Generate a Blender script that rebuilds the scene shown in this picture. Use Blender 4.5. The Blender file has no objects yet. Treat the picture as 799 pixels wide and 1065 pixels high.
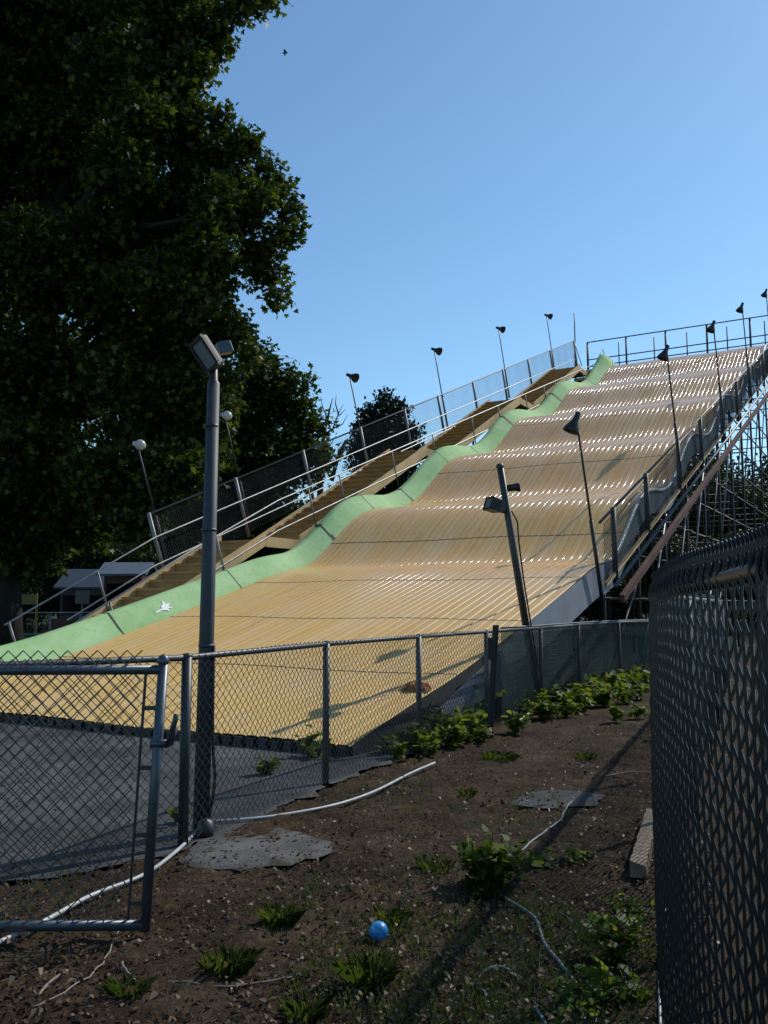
import bpy, math, random
import numpy as np
from mathutils import Vector, Matrix, Quaternion
random.seed(7); RNG = np.random.default_rng(7)
SC = bpy.context.scene
COL = SC.collection
R = math.radians
V3 = lambda *a: np.array(a, float)

# ------------------------------------------------------------------ camera numbers
F = 920.0; H = 1.5; PITCH = math.atan2(95.5, F)
def ray(px, py):
    a = (px-399.5)/F; b = (532.5-py)/F; c, s = math.cos(PITCH), math.sin(PITCH)
    return V3(a, c-b*s, s+b*c)
def gp(px, py, z=0.0):                      # the ground point seen at a photo pixel
    v = ray(px, py); t = (z-H)/v[2]; return V3(0, 0, H)+t*v
def at(px, py, Y):                          # a point at distance Y
    v = ray(px, py); return V3(0, 0, H)+v*(Y/v[1])

# ------------------------------------------------------------------ materials
def mat(name):
    m = bpy.data.materials.new(name); m.use_nodes = True
    nt = m.node_tree; return m, nt, nt.nodes['Principled BSDF']
def N(nt, kind, **kw):
    n = nt.nodes.new(kind)
    for k, v in kw.items():
        if k in n.inputs: n.inputs[k].default_value = v
        else: setattr(n, k, v)
    return n
def ramp(nt, stops):
    r = nt.nodes.new('ShaderNodeValToRGB'); e = r.color_ramp.elements
    while len(e) < len(stops): e.new(0.5)
    for i, (p, c) in enumerate(stops):
        e[i].position = p; e[i].color = (*c, 1) if len(c) == 3 else c
    return r
def simple(name, col, rough=0.6, metal=0.0, var=0.25, scale=6.0, bump=0.0, spec=0.5):
    m, nt, b = mat(name)
    tc = N(nt, 'ShaderNodeTexCoord'); nz = N(nt, 'ShaderNodeTexNoise', Scale=scale, Detail=6.0, Roughness=0.65)
    nt.links.new(tc.outputs['Object'], nz.inputs['Vector'])
    lo = tuple(max(0, c*(1-var)) for c in col); hi = tuple(min(1, c*(1+var)) for c in col)
    r = ramp(nt, [(0.3, lo), (0.7, hi)])
    nt.links.new(nz.outputs['Fac'], r.inputs['Fac']); nt.links.new(r.outputs['Color'], b.inputs['Base Color'])
    b.inputs['Roughness'].default_value = rough; b.inputs['Metallic'].default_value = metal
    b.inputs['Specular IOR Level'].default_value = spec
    if bump:
        bp = N(nt, 'ShaderNodeBump', Strength=bump, Distance=0.02)
        n2 = N(nt, 'ShaderNodeTexNoise', Scale=scale*8, Detail=5.0)
        nt.links.new(tc.outputs['Object'], n2.inputs['Vector'])
        nt.links.new(n2.outputs['Fac'], bp.inputs['Height']); nt.links.new(bp.outputs['Normal'], b.inputs['Normal'])
    return m
def leafmat(name, lo, mid, hi, trans=0.35, gloss=0.25):
    m, nt, b = mat(name)
    g = N(nt, 'ShaderNodeNewGeometry')
    r = ramp(nt, [(0.0, lo), (0.6, mid), (1.0, hi)])
    nt.links.new(g.outputs['Random Per Island'], r.inputs['Fac'])
    nt.links.new(r.outputs['Color'], b.inputs['Base Color'])
    b.inputs['Roughness'].default_value = 0.5; b.inputs['Specular IOR Level'].default_value = gloss
    t = N(nt, 'ShaderNodeBsdfTranslucent')
    mc = N(nt, 'ShaderNodeMix'); mc.data_type = 'RGBA'; mc.blend_type = 'MULTIPLY'
    mc.inputs[0].default_value = 1.0; nt.links.new(r.outputs['Color'], mc.inputs[6]); mc.inputs[7].default_value = (1.0, 0.95, 0.45, 1)
    nt.links.new(mc.outputs[2], t.inputs['Color'])
    mx = N(nt, 'ShaderNodeMixShader'); mx.inputs[0].default_value = trans
    nt.links.new(b.outputs[0], mx.inputs[1]); nt.links.new(t.outputs[0], mx.inputs[2])
    nt.links.new(mx.outputs[0], nt.nodes['Material Output'].inputs['Surface'])
    return m

M = {}
M['galv'] = simple('galvanised_steel', (0.085, 0.088, 0.09), 0.5, 0.5, 0.3, 20)
M['wire'] = simple('weathered_wire', (0.075, 0.08, 0.078), 0.5, 0.4, 0.3, 8)
M['vinyl'] = simple('dark_coated_wire', (0.008, 0.012, 0.015), 0.35, 0.0, 0.3, 8)
M['darkpost'] = simple('dark_painted_post', (0.035, 0.037, 0.039), 0.45, 0.2, 0.3, 10)
M['gate'] = simple('blue_grey_gate_tube', (0.07, 0.085, 0.1), 0.4, 0.5, 0.25, 14)
M['pole'] = simple('blue_grey_pole', (0.036, 0.042, 0.047), 0.6, 0.1, 0.2, 9)
M['mast'] = simple('grey_mast', (0.2, 0.19, 0.18), 0.5, 0.4, 0.3, 5)
M['mastdark'] = simple('dark_mast', (0.035, 0.033, 0.032), 0.55, 0.2, 0.3, 5)
M['lampblack'] = simple('black_lamp_shade', (0.012, 0.011, 0.012), 0.55, 0.0, 0.3, 20)
M['lampwhite'] = simple('white_lamp_shade', (0.4, 0.4, 0.4), 0.35, 0.0, 0.08, 20)
M['rail'] = simple('bare_handrail', (0.32, 0.32, 0.31), 0.5, 0.6, 0.25, 6)
M['postgrey'] = simple('stair_post', (0.2, 0.2, 0.2), 0.5, 0.4, 0.3, 6)
M['rust'] = simple('red_brown_beam', (0.08, 0.032, 0.025), 0.85, 0.0, 0.45, 1.5, spec=0.2)
M['rim'] = simple('pale_slide_rim', (0.5, 0.53, 0.55), 0.45, 0.0, 0.15, 3)
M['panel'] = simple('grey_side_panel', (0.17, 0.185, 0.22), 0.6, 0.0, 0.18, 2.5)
M['darkpanel'] = simple('slate_side_panel', (0.055, 0.07, 0.08), 0.5, 0.0, 0.4, 1.2)  # dark blue-grey tone of the skirt along the upper right edge
M['stair'] = simple('brown_painted_plank', (0.38, 0.2, 0.055), 0.65, 0.0, 0.3, 3, 0.2)
M['stringer'] = simple('tan_stringer', (0.5, 0.34, 0.16), 0.6, 0.0, 0.2, 2, 0.1)
M['rubber'] = simple('black_rubber', (0.02, 0.02, 0.02), 0.7, 0, 0.3, 9)
M['seam'] = simple('dark_seam', (0.09, 0.06, 0.03), 0.7, 0, 0.4, 30)
M['scaf'] = simple('scaffold_tube', (0.032, 0.026, 0.025), 0.55, 0.3, 0.4, 2)
M['brace'] = simple('pale_brace', (0.25, 0.25, 0.245), 0.45, 0.4, 0.3, 3)
M['pvc'] = simple('white_pvc', (0.4, 0.41, 0.41), 0.45, 0, 0.25, 9)
M['hose'] = simple('pale_green_hose', (0.085, 0.12, 0.115), 0.5, 0, 0.3, 12)
M['board'] = simple('weathered_board', (0.17, 0.125, 0.08), 0.8, 0, 0.3, 9, 0.5)
M['bark'] = simple('dark_bark', (0.018, 0.015, 0.012), 0.9, 0, 0.4, 6, 0.8)
M['twig'] = simple('dry_twig', (0.2, 0.16, 0.12), 0.8, 0, 0.3, 20)
M['bird'] = simple('dark_feather', (0.02, 0.02, 0.02), 0.7)
M['cloth'] = simple('rust_cloth', (0.3, 0.11, 0.035), 0.9, 0, 0.5, 14, 0.4)
M['whitepatch'] = simple('white_patch', (0.75, 0.78, 0.78), 0.6, 0, 0.08, 9)
M['roofblue'] = simple('blue_grey_roof', (0.03, 0.04, 0.055), 0.6, 0, 0.12, 2)
M['rooflight'] = simple('pale_blue_roof', (0.1, 0.13, 0.17), 0.6, 0, 0.12, 2)
M['red'] = simple('dark_red_wall', (0.07, 0.013, 0.012), 0.6, 0, 0.3, 3)
M['yellow'] = simple('yellow_plastic', (0.14, 0.1, 0.018), 0.5, 0, 0.2, 3)
M['whitebits'] = simple('white_plastic', (0.09, 0.093, 0.096), 0.5, 0, 0.1, 3)
M['darkwall'] = simple('grey_block_wall', (0.04, 0.043, 0.047), 0.8, 0, 0.2, 3)
M['leaf_big'] = leafmat('broad_leaf', (0.012, 0.026, 0.006), (0.034, 0.062, 0.011), (0.11, 0.145, 0.025), 0.48)
M['leaf_far'] = leafmat('far_leaf', (0.012, 0.024, 0.008), (0.022, 0.04, 0.012), (0.04, 0.06, 0.018), 0.3)
M['needle'] = leafmat('evergreen_needle', (0.008, 0.018, 0.01), (0.014, 0.028, 0.014), (0.03, 0.045, 0.02), 0.1, 0.15)
M['leaf_weed'] = leafmat('weed_leaf', (0.04, 0.085, 0.014), (0.1, 0.16, 0.022), (0.22, 0.25, 0.045), 0.6)
M['blade'] = leafmat('grass_blade', (0.035, 0.07, 0.016), (0.065, 0.11, 0.025), (0.13, 0.13, 0.05), 0.5)
M['litter'] = leafmat('dry_leaf', (0.026, 0.017, 0.010), (0.055, 0.038, 0.023), (0.12, 0.082, 0.046), 0.12)

M['litter2'] = leafmat('curled_dead_leaf', (0.03, 0.019, 0.011), (0.065, 0.042, 0.025), (0.16, 0.105, 0.06), 0.2)
def mat_lens():
    m, nt, b = mat('floodlight_lens')
    b.inputs['Base Color'].default_value = (0.16, 0.175, 0.18, 1); b.inputs['Roughness'].default_value = 0.25
    tc = N(nt, 'ShaderNodeTexCoord'); v = N(nt, 'ShaderNodeTexVoronoi', Scale=120.0)
    nt.links.new(tc.outputs['Object'], v.inputs['Vector'])
    bp = N(nt, 'ShaderNodeBump', Strength=0.3, Distance=0.004)
    nt.links.new(v.outputs['Distance'], bp.inputs['Height']); nt.links.new(bp.outputs['Normal'], b.inputs['Normal'])
    return m
M['lens'] = mat_lens()

def mat_slide():
    m, nt, b = mat('weathered_yellow_fibreglass')
    uv = N(nt, 'ShaderNodeUVMap')                               # u = metres up the slide, v = metres across
    sep = N(nt, 'ShaderNodeSeparateXYZ'); nt.links.new(uv.outputs['UV'], sep.inputs[0])
    r = ramp(nt, [(0.0, (0.70, 0.465, 0.165)), (0.2, (0.69, 0.415, 0.15)), (0.45, (0.67, 0.385, 0.16)), (1.0, (0.64, 0.385, 0.205))])
    d = N(nt, 'ShaderNodeMath', operation='DIVIDE'); d.inputs[1].default_value = 36.0
    nt.links.new(sep.outputs[0], d.inputs[0]); nt.links.new(d.outputs[0], r.inputs['Fac'])
    # streaks along the ribs
    mp = N(nt, 'ShaderNodeMapping'); mp.inputs['Scale'].default_value = (0.35, 9.0, 1)
    nt.links.new(uv.outputs['UV'], mp.inputs['Vector'])
    n1 = N(nt, 'ShaderNodeTexNoise', Scale=1.0, Detail=5.0, Roughness=0.6); nt.links.new(mp.outputs[0], n1.inputs['Vector'])
    r1 = ramp(nt, [(0.3, (0.74, 0.66, 0.5)), (0.52, (1, 1, 1)), (0.75, (1.0, 1.0, 1.0))])
    nt.links.new(n1.outputs['Fac'], r1.inputs['Fac'])
    mul = N(nt, 'ShaderNodeMix'); mul.data_type = 'RGBA'; mul.blend_type = 'MULTIPLY'; mul.inputs[0].default_value = 0.8
    nt.links.new(r.outputs['Color'], mul.inputs[6]); nt.links.new(r1.outputs['Color'], mul.inputs[7])
    # chalky wear
    mp2 = N(nt, 'ShaderNodeMapping'); mp2.inputs['Scale'].default_value = (0.9, 2.0, 1)
    nt.links.new(uv.outputs['UV'], mp2.inputs['Vector'])
    n2 = N(nt, 'ShaderNodeTexNoise', Scale=0.8, Detail=7.0, Roughness=0.7); nt.links.new(mp2.outputs[0], n2.inputs['Vector'])
    r2 = ramp(nt, [(0.44, (0, 0, 0)), (0.7, (0.7, 0.7, 0.7))]); nt.links.new(n2.outputs['Fac'], r2.inputs['Fac'])
    mx = N(nt, 'ShaderNodeMix'); mx.data_type = 'RGBA'
    nt.links.new(r2.outputs['Color'], mx.inputs[0]); nt.links.new(mul.outputs[2], mx.inputs[6]); mx.inputs[7].default_value = (0.64, 0.45, 0.27, 1)
    # scuffs
    mp3 = N(nt, 'ShaderNodeMapping'); mp3.inputs['Scale'].default_value = (1.3, 14.0, 1)
    nt.links.new(uv.outputs['UV'], mp3.inputs['Vector'])
    n3 = N(nt, 'ShaderNodeTexNoise', Scale=2.0, Detail=4.0, Roughness=0.7); nt.links.new(mp3.outputs[0], n3.inputs['Vector'])
    r3 = ramp(nt, [(0.6, (0, 0, 0)), (0.7, (0.55, 0.55, 0.55))]); nt.links.new(n3.outputs['Fac'], r3.inputs['Fac'])
    mx3 = N(nt, 'ShaderNodeMix'); mx3.data_type = 'RGBA'
    nt.links.new(r3.outputs['Color'], mx3.inputs[0]); nt.links.new(mx.outputs[2], mx3.inputs[6]); mx3.inputs[7].default_value = (0.2, 0.13, 0.06, 1)
    nt.links.new(mx3.outputs[2], b.inputs['Base Color'])
    rr = ramp(nt, [(0.3, (0.09, 0.09, 0.09)), (0.7, (0.16, 0.16, 0.16))]); nt.links.new(n2.outputs['Fac'], rr.inputs['Fac'])
    wr = N(nt, 'ShaderNodeMapRange'); wr.inputs['From Min'].default_value = 4.0; wr.inputs['From Max'].default_value = 8.0
    wr.inputs['To Min'].default_value = 0.4; wr.inputs['To Max'].default_value = 0.0; nt.links.new(sep.outputs[0], wr.inputs['Value'])
    ra = N(nt, 'ShaderNodeMath', operation='ADD'); nt.links.new(rr.outputs['Color'], ra.inputs[0]); nt.links.new(wr.outputs[0], ra.inputs[1])
    nt.links.new(ra.outputs[0], b.inputs['Roughness'])
    b.inputs['Specular IOR Level'].default_value = 0.09
    bp = N(nt, 'ShaderNodeBump', Strength=0.12, Distance=0.01)
    nt.links.new(n2.outputs['Fac'], bp.inputs['Height']); nt.links.new(bp.outputs['Normal'], b.inputs['Normal'])
    return m
M['slide'] = mat_slide()

def mat_green():
    m, nt, b = mat('faded_green_padding')
    tc = N(nt, 'ShaderNodeTexCoord')
    n = N(nt, 'ShaderNodeTexNoise', Scale=1.2, Detail=8.0, Roughness=0.7); nt.links.new(tc.outputs['Object'], n.inputs['Vector'])
    r = ramp(nt, [(0.25, (0.26, 0.43, 0.17)), (0.5, (0.35, 0.53, 0.245)), (0.75, (0.44, 0.60, 0.34))])
    nt.links.new(n.outputs['Fac'], r.inputs['Fac'])
    n2 = N(nt, 'ShaderNodeTexNoise', Scale=9.0, Detail=6.0, Roughness=0.75); nt.links.new(tc.outputs['Object'], n2.inputs['Vector'])
    r2 = ramp(nt, [(0.3, (0.6, 0.6, 0.52)), (0.46, (1, 1, 1))]); nt.links.new(n2.outputs['Fac'], r2.inputs['Fac'])
    mul = N(nt, 'ShaderNodeMix'); mul.data_type = 'RGBA'; mul.blend_type = 'MULTIPLY'; mul.inputs[0].default_value = 0.6
    nt.links.new(r.outputs['Color'], mul.inputs[6]); nt.links.new(r2.outputs['Color'], mul.inputs[7])
    nt.links.new(mul.outputs[2], b.inputs['Base Color']); b.inputs['Roughness'].default_value = 0.85; b.inputs['Specular IOR Level'].default_value = 0.2
    bp = N(nt, 'ShaderNodeBump', Strength=0.25, Distance=0.03)
    nt.links.new(n.outputs['Fac'], bp.inputs['Height']); nt.links.new(bp.outputs['Normal'], b.inputs['Normal'])
    return m
M['green'] = mat_green()

def mat_ground():
    m, nt, b = mat('dirt_and_grass')
    g = N(nt, 'ShaderNodeNewGeometry'); P = g.outputs['Position']
    def noise(scale, det=8.0, ro=0.65):
        n = N(nt, 'ShaderNodeTexNoise', Scale=scale, Detail=det, Roughness=ro); nt.links.new(P, n.inputs['Vector']); return n
    n1 = noise(1.6); n2 = noise(22.0, 6, 0.75); n3 = noise(90.0, 3)
    r1 = ramp(nt, [(0.4, (0.019, 0.011, 0.0055)), (0.5, (0.046, 0.028, 0.0145)), (0.61, (0.098, 0.064, 0.036))])
    mix = N(nt, 'ShaderNodeMath', operation='MULTIPLY_ADD'); mix.inputs[1].default_value = 0.55
    nt.links.new(n1.outputs['Fac'], mix.inputs[0])
    h = N(nt, 'ShaderNodeMath', operation='MULTIPLY'); h.inputs[1].default_value = 0.45; nt.links.new(n2.outputs['Fac'], h.inputs[0])
    nt.links.new(h.outputs[0], mix.inputs[2]); nt.links.new(mix.outputs[0], r1.inputs['Fac'])
    # chips of bark and leaf
    v = N(nt, 'ShaderNodeTexVoronoi', Scale=55.0); nt.links.new(P, v.inputs['Vector'])
    rv = ramp(nt, [(0.84, (0, 0, 0)), (0.9, (0.45, 0.45, 0.45))])
    sv = N(nt, 'ShaderNodeSeparateColor'); nt.links.new(v.outputs['Color'], sv.inputs[0]); nt.links.new(sv.outputs[0], rv.inputs['Fac'])
    mc = N(nt, 'ShaderNodeMix'); mc.data_type = 'RGBA'; nt.links.new(rv.outputs['Color'], mc.inputs[0])
    nt.links.new(r1.outputs['Color'], mc.inputs[6]); mc.inputs[7].default_value = (0.1, 0.076, 0.052, 1)
    # moss / low green patches
    n4 = noise(0.9, 5); r4 = ramp(nt, [(0.56, (0, 0, 0)), (0.72, (0.5, 0.5, 0.5))]); nt.links.new(n4.outputs['Fac'], r4.inputs['Fac'])
    mg = N(nt, 'ShaderNodeMix'); mg.data_type = 'RGBA'; nt.links.new(r4.outputs['Color'], mg.inputs[0])
    nt.links.new(mc.outputs[2], mg.inputs[6]); mg.inputs[7].default_value = (0.035, 0.05, 0.018, 1)
    # mown grass far away
    sx = N(nt, 'ShaderNodeSeparateXYZ'); nt.links.new(P, sx.inputs[0])
    far = N(nt, 'ShaderNodeMapRange'); far.inputs['From Min'].default_value = 22.0; far.inputs['From Max'].default_value = 26.0
    nt.links.new(sx.outputs[1], far.inputs['Value'])
    rg = ramp(nt, [(0.35, (0.022, 0.04, 0.010)), (0.65, (0.04, 0.062, 0.017))]); nt.links.new(n1.outputs['Fac'], rg.inputs['Fac'])
    fx = N(nt, 'ShaderNodeMapRange'); fx.inputs['From Min'].default_value = -1.0; fx.inputs['From Max'].default_value = 3.0; fx.inputs['To Min'].default_value = 1.0; fx.inputs['To Max'].default_value = 0.0; nt.links.new(sx.outputs[0], fx.inputs['Value'])
    fm = N(nt, 'ShaderNodeMath', operation='MULTIPLY'); nt.links.new(far.outputs[0], fm.inputs[0]); nt.links.new(fx.outputs[0], fm.inputs[1])
    mf = N(nt, 'ShaderNodeMix'); mf.data_type = 'RGBA'; nt.links.new(fm.outputs[0], mf.inputs[0])
    md = N(nt, 'ShaderNodeMix'); md.data_type = 'RGBA'; nt.links.new(far.outputs[0], md.inputs[0]); nt.links.new(mg.outputs[2], md.inputs[6]); md.inputs[7].default_value = (0.022, 0.03, 0.012, 1)
    nt.links.new(md.outputs[2], mf.inputs[6]); nt.links.new(rg.outputs['Color'], mf.inputs[7])
    nt.links.new(mf.outputs[2], b.inputs['Base Color']); b.inputs['Roughness'].default_value = 0.95
    b.inputs['Specular IOR Level'].default_value = 0.15
    ad = N(nt, 'ShaderNodeMath', operation='ADD'); nt.links.new(n2.outputs['Fac'], ad.inputs[0]); nt.links.new(n3.outputs['Fac'], ad.inputs[1])
    bp = N(nt, 'ShaderNodeBump', Strength=0.8, Distance=0.03)
    nt.links.new(ad.outputs[0], bp.inputs['Height']); nt.links.new(bp.outputs['Normal'], b.inputs['Normal'])
    return m
M['ground'] = mat_ground()

def mat_asphalt(name, lo, mid, hi, rough=0.85, dirt=0.35):
    m, nt, b = mat(name)
    g = N(nt, 'ShaderNodeNewGeometry'); P = g.outputs['Position']
    n1 = N(nt, 'ShaderNodeTexNoise', Scale=0.9, Detail=8.0, Roughness=0.7); nt.links.new(P, n1.inputs['Vector'])
    n2 = N(nt, 'ShaderNodeTexNoise', Scale=120.0, Detail=3.0); nt.links.new(P, n2.inputs['Vector'])
    a = N(nt, 'ShaderNodeMath', operation='MULTIPLY_ADD'); a.inputs[1].default_value = 0.35
    nt.links.new(n2.outputs['Fac'], a.inputs[0]); 
    s = N(nt, 'ShaderNodeMath', operation='MULTIPLY'); s.inputs[1].default_value = 0.65; nt.links.new(n1.outputs['Fac'], s.inputs[0]); nt.links.new(s.outputs[0], a.inputs[2])
    r = ramp(nt, [(0.42, lo), (0.5, mid), (0.575, hi)]); nt.links.new(a.outputs[0], r.inputs['Fac'])
    n3 = N(nt, 'ShaderNodeTexNoise', Scale=2.6, Detail=9.0, Roughness=0.72); nt.links.new(P, n3.inputs['Vector'])
    rd = ramp(nt, [(0.5, (0, 0, 0)), (0.6, (dirt, dirt, dirt))]); nt.links.new(n3.outputs['Fac'], rd.inputs['Fac'])
    md = N(nt, 'ShaderNodeMix'); md.data_type = 'RGBA'; nt.links.new(rd.outputs['Color'], md.inputs[0]); nt.links.new(r.outputs['Color'], md.inputs[6]); md.inputs[7].default_value = (0.05, 0.034, 0.021, 1)
    nt.links.new(md.outputs[2], b.inputs['Base Color']); b.inputs['Roughness'].default_value = rough
    b.inputs['Specular IOR Level'].default_value = 0.25
    bp = N(nt, 'ShaderNodeBump', Strength=0.6, Distance=0.01); nt.links.new(n2.outputs['Fac'], bp.inputs['Height']); nt.links.new(bp.outputs['Normal'], b.inputs['Normal'])
    return m
M['asphalt'] = mat_asphalt('old_asphalt', (0.033, 0.036, 0.037), (0.058, 0.062, 0.062), (0.1, 0.102, 0.1))
M['concrete'] = mat_asphalt('dirty_concrete', (0.045, 0.043, 0.04), (0.085, 0.083, 0.078), (0.14, 0.137, 0.13), dirt=0.95)

M['stone'] = mat_asphalt('damp_stone', (0.035, 0.036, 0.038), (0.06, 0.063, 0.068), (0.09, 0.095, 0.1), dirt=0.95)
def mat_screen():
    m, nt, b = mat('green_shade_cloth')
    b.inputs['Base Color'].default_value = (0.006, 0.045, 0.034, 1); b.inputs['Roughness'].default_value = 0.7
    tc = N(nt, 'ShaderNodeTexCoord'); n = N(nt, 'ShaderNodeTexNoise', Scale=1.5, Detail=5.0); nt.links.new(tc.outputs['Object'], n.inputs['Vector'])
    r = ramp(nt, [(0.3, (0.58, 0.58, 0.58)), (0.7, (0.78, 0.78, 0.78))]); nt.links.new(n.outputs['Fac'], r.inputs['Fac'])
    t = N(nt, 'ShaderNodeBsdfTransparent'); t.inputs['Color'].default_value = (0.9, 1, 0.95, 1)
    mx = N(nt, 'ShaderNodeMixShader'); nt.links.new(r.outputs['Color'], mx.inputs[0])
    nt.links.new(t.outputs[0], mx.inputs[1]); nt.links.new(b.outputs[0], mx.inputs[2])
    nt.links.new(mx.outputs[0], nt.nodes['Material Output'].inputs['Surface'])
    return m
M['screen'] = mat_screen()
def mat_ball():
    m, nt, b = mat('blue_ball')
    tc = N(nt, 'ShaderNodeTexCoord'); n = N(nt, 'ShaderNodeTexNoise', Scale=28.0, Detail=2.0); nt.links.new(tc.outputs['Object'], n.inputs['Vector'])
    r = ramp(nt, [(0.45, (0.012, 0.16, 0.42)), (0.62, (0.03, 0.3, 0.6)), (0.7, (0.35, 0.55, 0.7))]); nt.links.new(n.outputs['Fac'], r.inputs['Fac'])
    nt.links.new(r.outputs['Color'], b.inputs['Base Color']); b.inputs['Roughness'].default_value = 0.4
    return m
M['ball'] = mat_ball()

# ------------------------------------------------------------------ object helpers
def wloc(o):
    p = np.zeros(3)
    while o is not None:
        p += np.array(o.location); o = o.parent
    return p
def tag(o, label, cat, group=None, kind=None):
    if label: o['label'] = label
    if cat: o['category'] = cat
    if group: o['group'] = group
    if kind: o['kind'] = kind
    return o
def thing(name, loc, label, cat, group=None):
    o = bpy.data.objects.new(name, None); COL.objects.link(o); o.location = tuple(loc); o.empty_display_size = 0.2
    return tag(o, label, cat, group)
def link_mesh(name, me, m, parent=None):
    o = bpy.data.objects.new(name, me); COL.objects.link(o)
    if m is not None: me.materials.append(m)
    if parent is not None: o.parent = parent
    return o
def np_mesh(name, V, F, m, parent=None, smooth=False, uv=None, origin=None):
    """V (n,3) world positions, F (k,c) index array"""
    V = np.asarray(V, np.float32); F = np.asarray(F, np.int32)
    off = wloc(parent) if parent is not None else (np.zeros(3) if origin is None else np.asarray(origin))
    me = bpy.data.meshes.new(name); k, c = F.shape
    me.vertices.add(len(V)); me.vertices.foreach_set('co', (V-off.astype(np.float32)).ravel())
    me.loops.add(k*c); me.loops.foreach_set('vertex_index', F.ravel())
    me.polygons.add(k); me.polygons.foreach_set('loop_start', np.arange(0, k*c, c, dtype=np.int32))
    try: me.polygons.foreach_set('loop_total', np.full(k, c, np.int32))
    except Exception: pass
    if smooth: me.polygons.foreach_set('use_smooth', np.ones(k, bool))
    if uv is not None:
        l = me.uv_layers.new(name='UVMap'); l.data.foreach_set('uv', np.asarray(uv, np.float32)[F.ravel()].ravel())
    me.update(calc_edges=True); me.validate()
    o = link_mesh(name, me, m, parent)
    if parent is None and origin is not None: o.location = tuple(origin)
    return o
class MB:
    def __init__(s): s.v = []; s.f = []
    def add(s, vs, fs):
        b = len(s.v); s.v += [tuple(map(float, p)) for p in vs]; s.f += [tuple(i+b for i in f) for f in fs]; return s
    def tube(s, pts, r, n=8, caps=True):
        pts = [np.asarray(p, float) for p in pts]; rs = [r]*len(pts) if np.isscalar(r) else list(r)
        t0 = pts[1]-pts[0]; t0 = t0/np.linalg.norm(t0)
        ref = V3(0, 0, 1) if abs(t0[2]) < 0.9 else V3(1, 0, 0)
        a = np.cross(t0, ref); a /= np.linalg.norm(a)
        vs = []
        for i, p in enumerate(pts):
            t = (pts[min(i+1, len(pts)-1)]-pts[max(i-1, 0)]); t = t/(np.linalg.norm(t)+1e-12)
            a = a-t*(a@t); a /= np.linalg.norm(a); bb = np.cross(t, a)
            for k in range(n):
                w = 2*math.pi*k/n; vs.append(p+rs[i]*(math.cos(w)*a+math.sin(w)*bb))
        fs = [(i*n+k, i*n+(k+1) % n, (i+1)*n+(k+1) % n, (i+1)*n+k) for i in range(len(pts)-1) for k in range(n)]
        if caps: fs += [tuple(range(n-1, -1, -1)), tuple((len(pts)-1)*n+k for k in range(n))]
        return s.add(vs, fs)
    def box(s, c, ax, ay, az):                # half-axis vectors
        c, ax, ay, az = [np.asarray(q, float) for q in (c, ax, ay, az)]
        vs = [c+i*ax+j*ay+k*az for k in (-1, 1) for j in (-1, 1) for i in (-1, 1)]
        return s.add(vs, [(0, 2, 3, 1), (4, 5, 7, 6), (0, 1, 5, 4), (2, 6, 7, 3), (0, 4, 6, 2), (1, 3, 7, 5)])
    def lathe(s, prof, o, axis, n=14):        # prof (distance along axis, radius)
        o = np.asarray(o, float); ax = np.asarray(axis, float); ax = ax/np.linalg.norm(ax)
        ref = V3(0, 0, 1) if abs(ax[2]) < 0.9 else V3(1, 0, 0); a = np.cross(ax, ref); a /= np.linalg.norm(a); b = np.cross(ax, a)
        vs = [o+ax*h+rr*(math.cos(2*math.pi*k/n)*a+math.sin(2*math.pi*k/n)*b) for h, rr in prof for k in range(n)]
        fs = [(i*n+k, i*n+(k+1) % n, (i+1)*n+(k+1) % n, (i+1)*n+k) for i in range(len(prof)-1) for k in range(n)]
        return s.add(vs, fs)
    def sheet(s, rows):                       # rows of equal length lists of points
        n = len(rows[0]); vs = [p for r_ in rows for p in r_]
        return s.add(vs, [(i*n+k, i*n+k+1, (i+1)*n+k+1, (i+1)*n+k) for i in range(len(rows)-1) for k in range(n-1)])
    def build(s, name, m, parent=None, smooth=False, origin=None, bevel=0):
        off = wloc(parent) if parent is not None else (np.zeros(3) if origin is None else np.asarray(origin))
        me = bpy.data.meshes.new(name); me.from_pydata([tuple(np.array(p)-off) for p in s.v], [], s.f)
        if smooth:
            for p in me.polygons: p.use_smooth = True
        me.update(); o = link_mesh(name, me, m, parent)
        if parent is None and origin is not None: o.location = tuple(origin)
        if bevel:
            b = o.modifiers.new('bevel', 'BEVEL'); b.width = bevel; b.segments = 2; b.limit_method = 'ANGLE'
        return o
def copy_tree(o, parent=None):
    c = o.copy(); COL.objects.link(c)
    if parent is not None: c.parent = parent
    for ch in list(o.children): copy_tree(ch, c)
    return c

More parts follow.
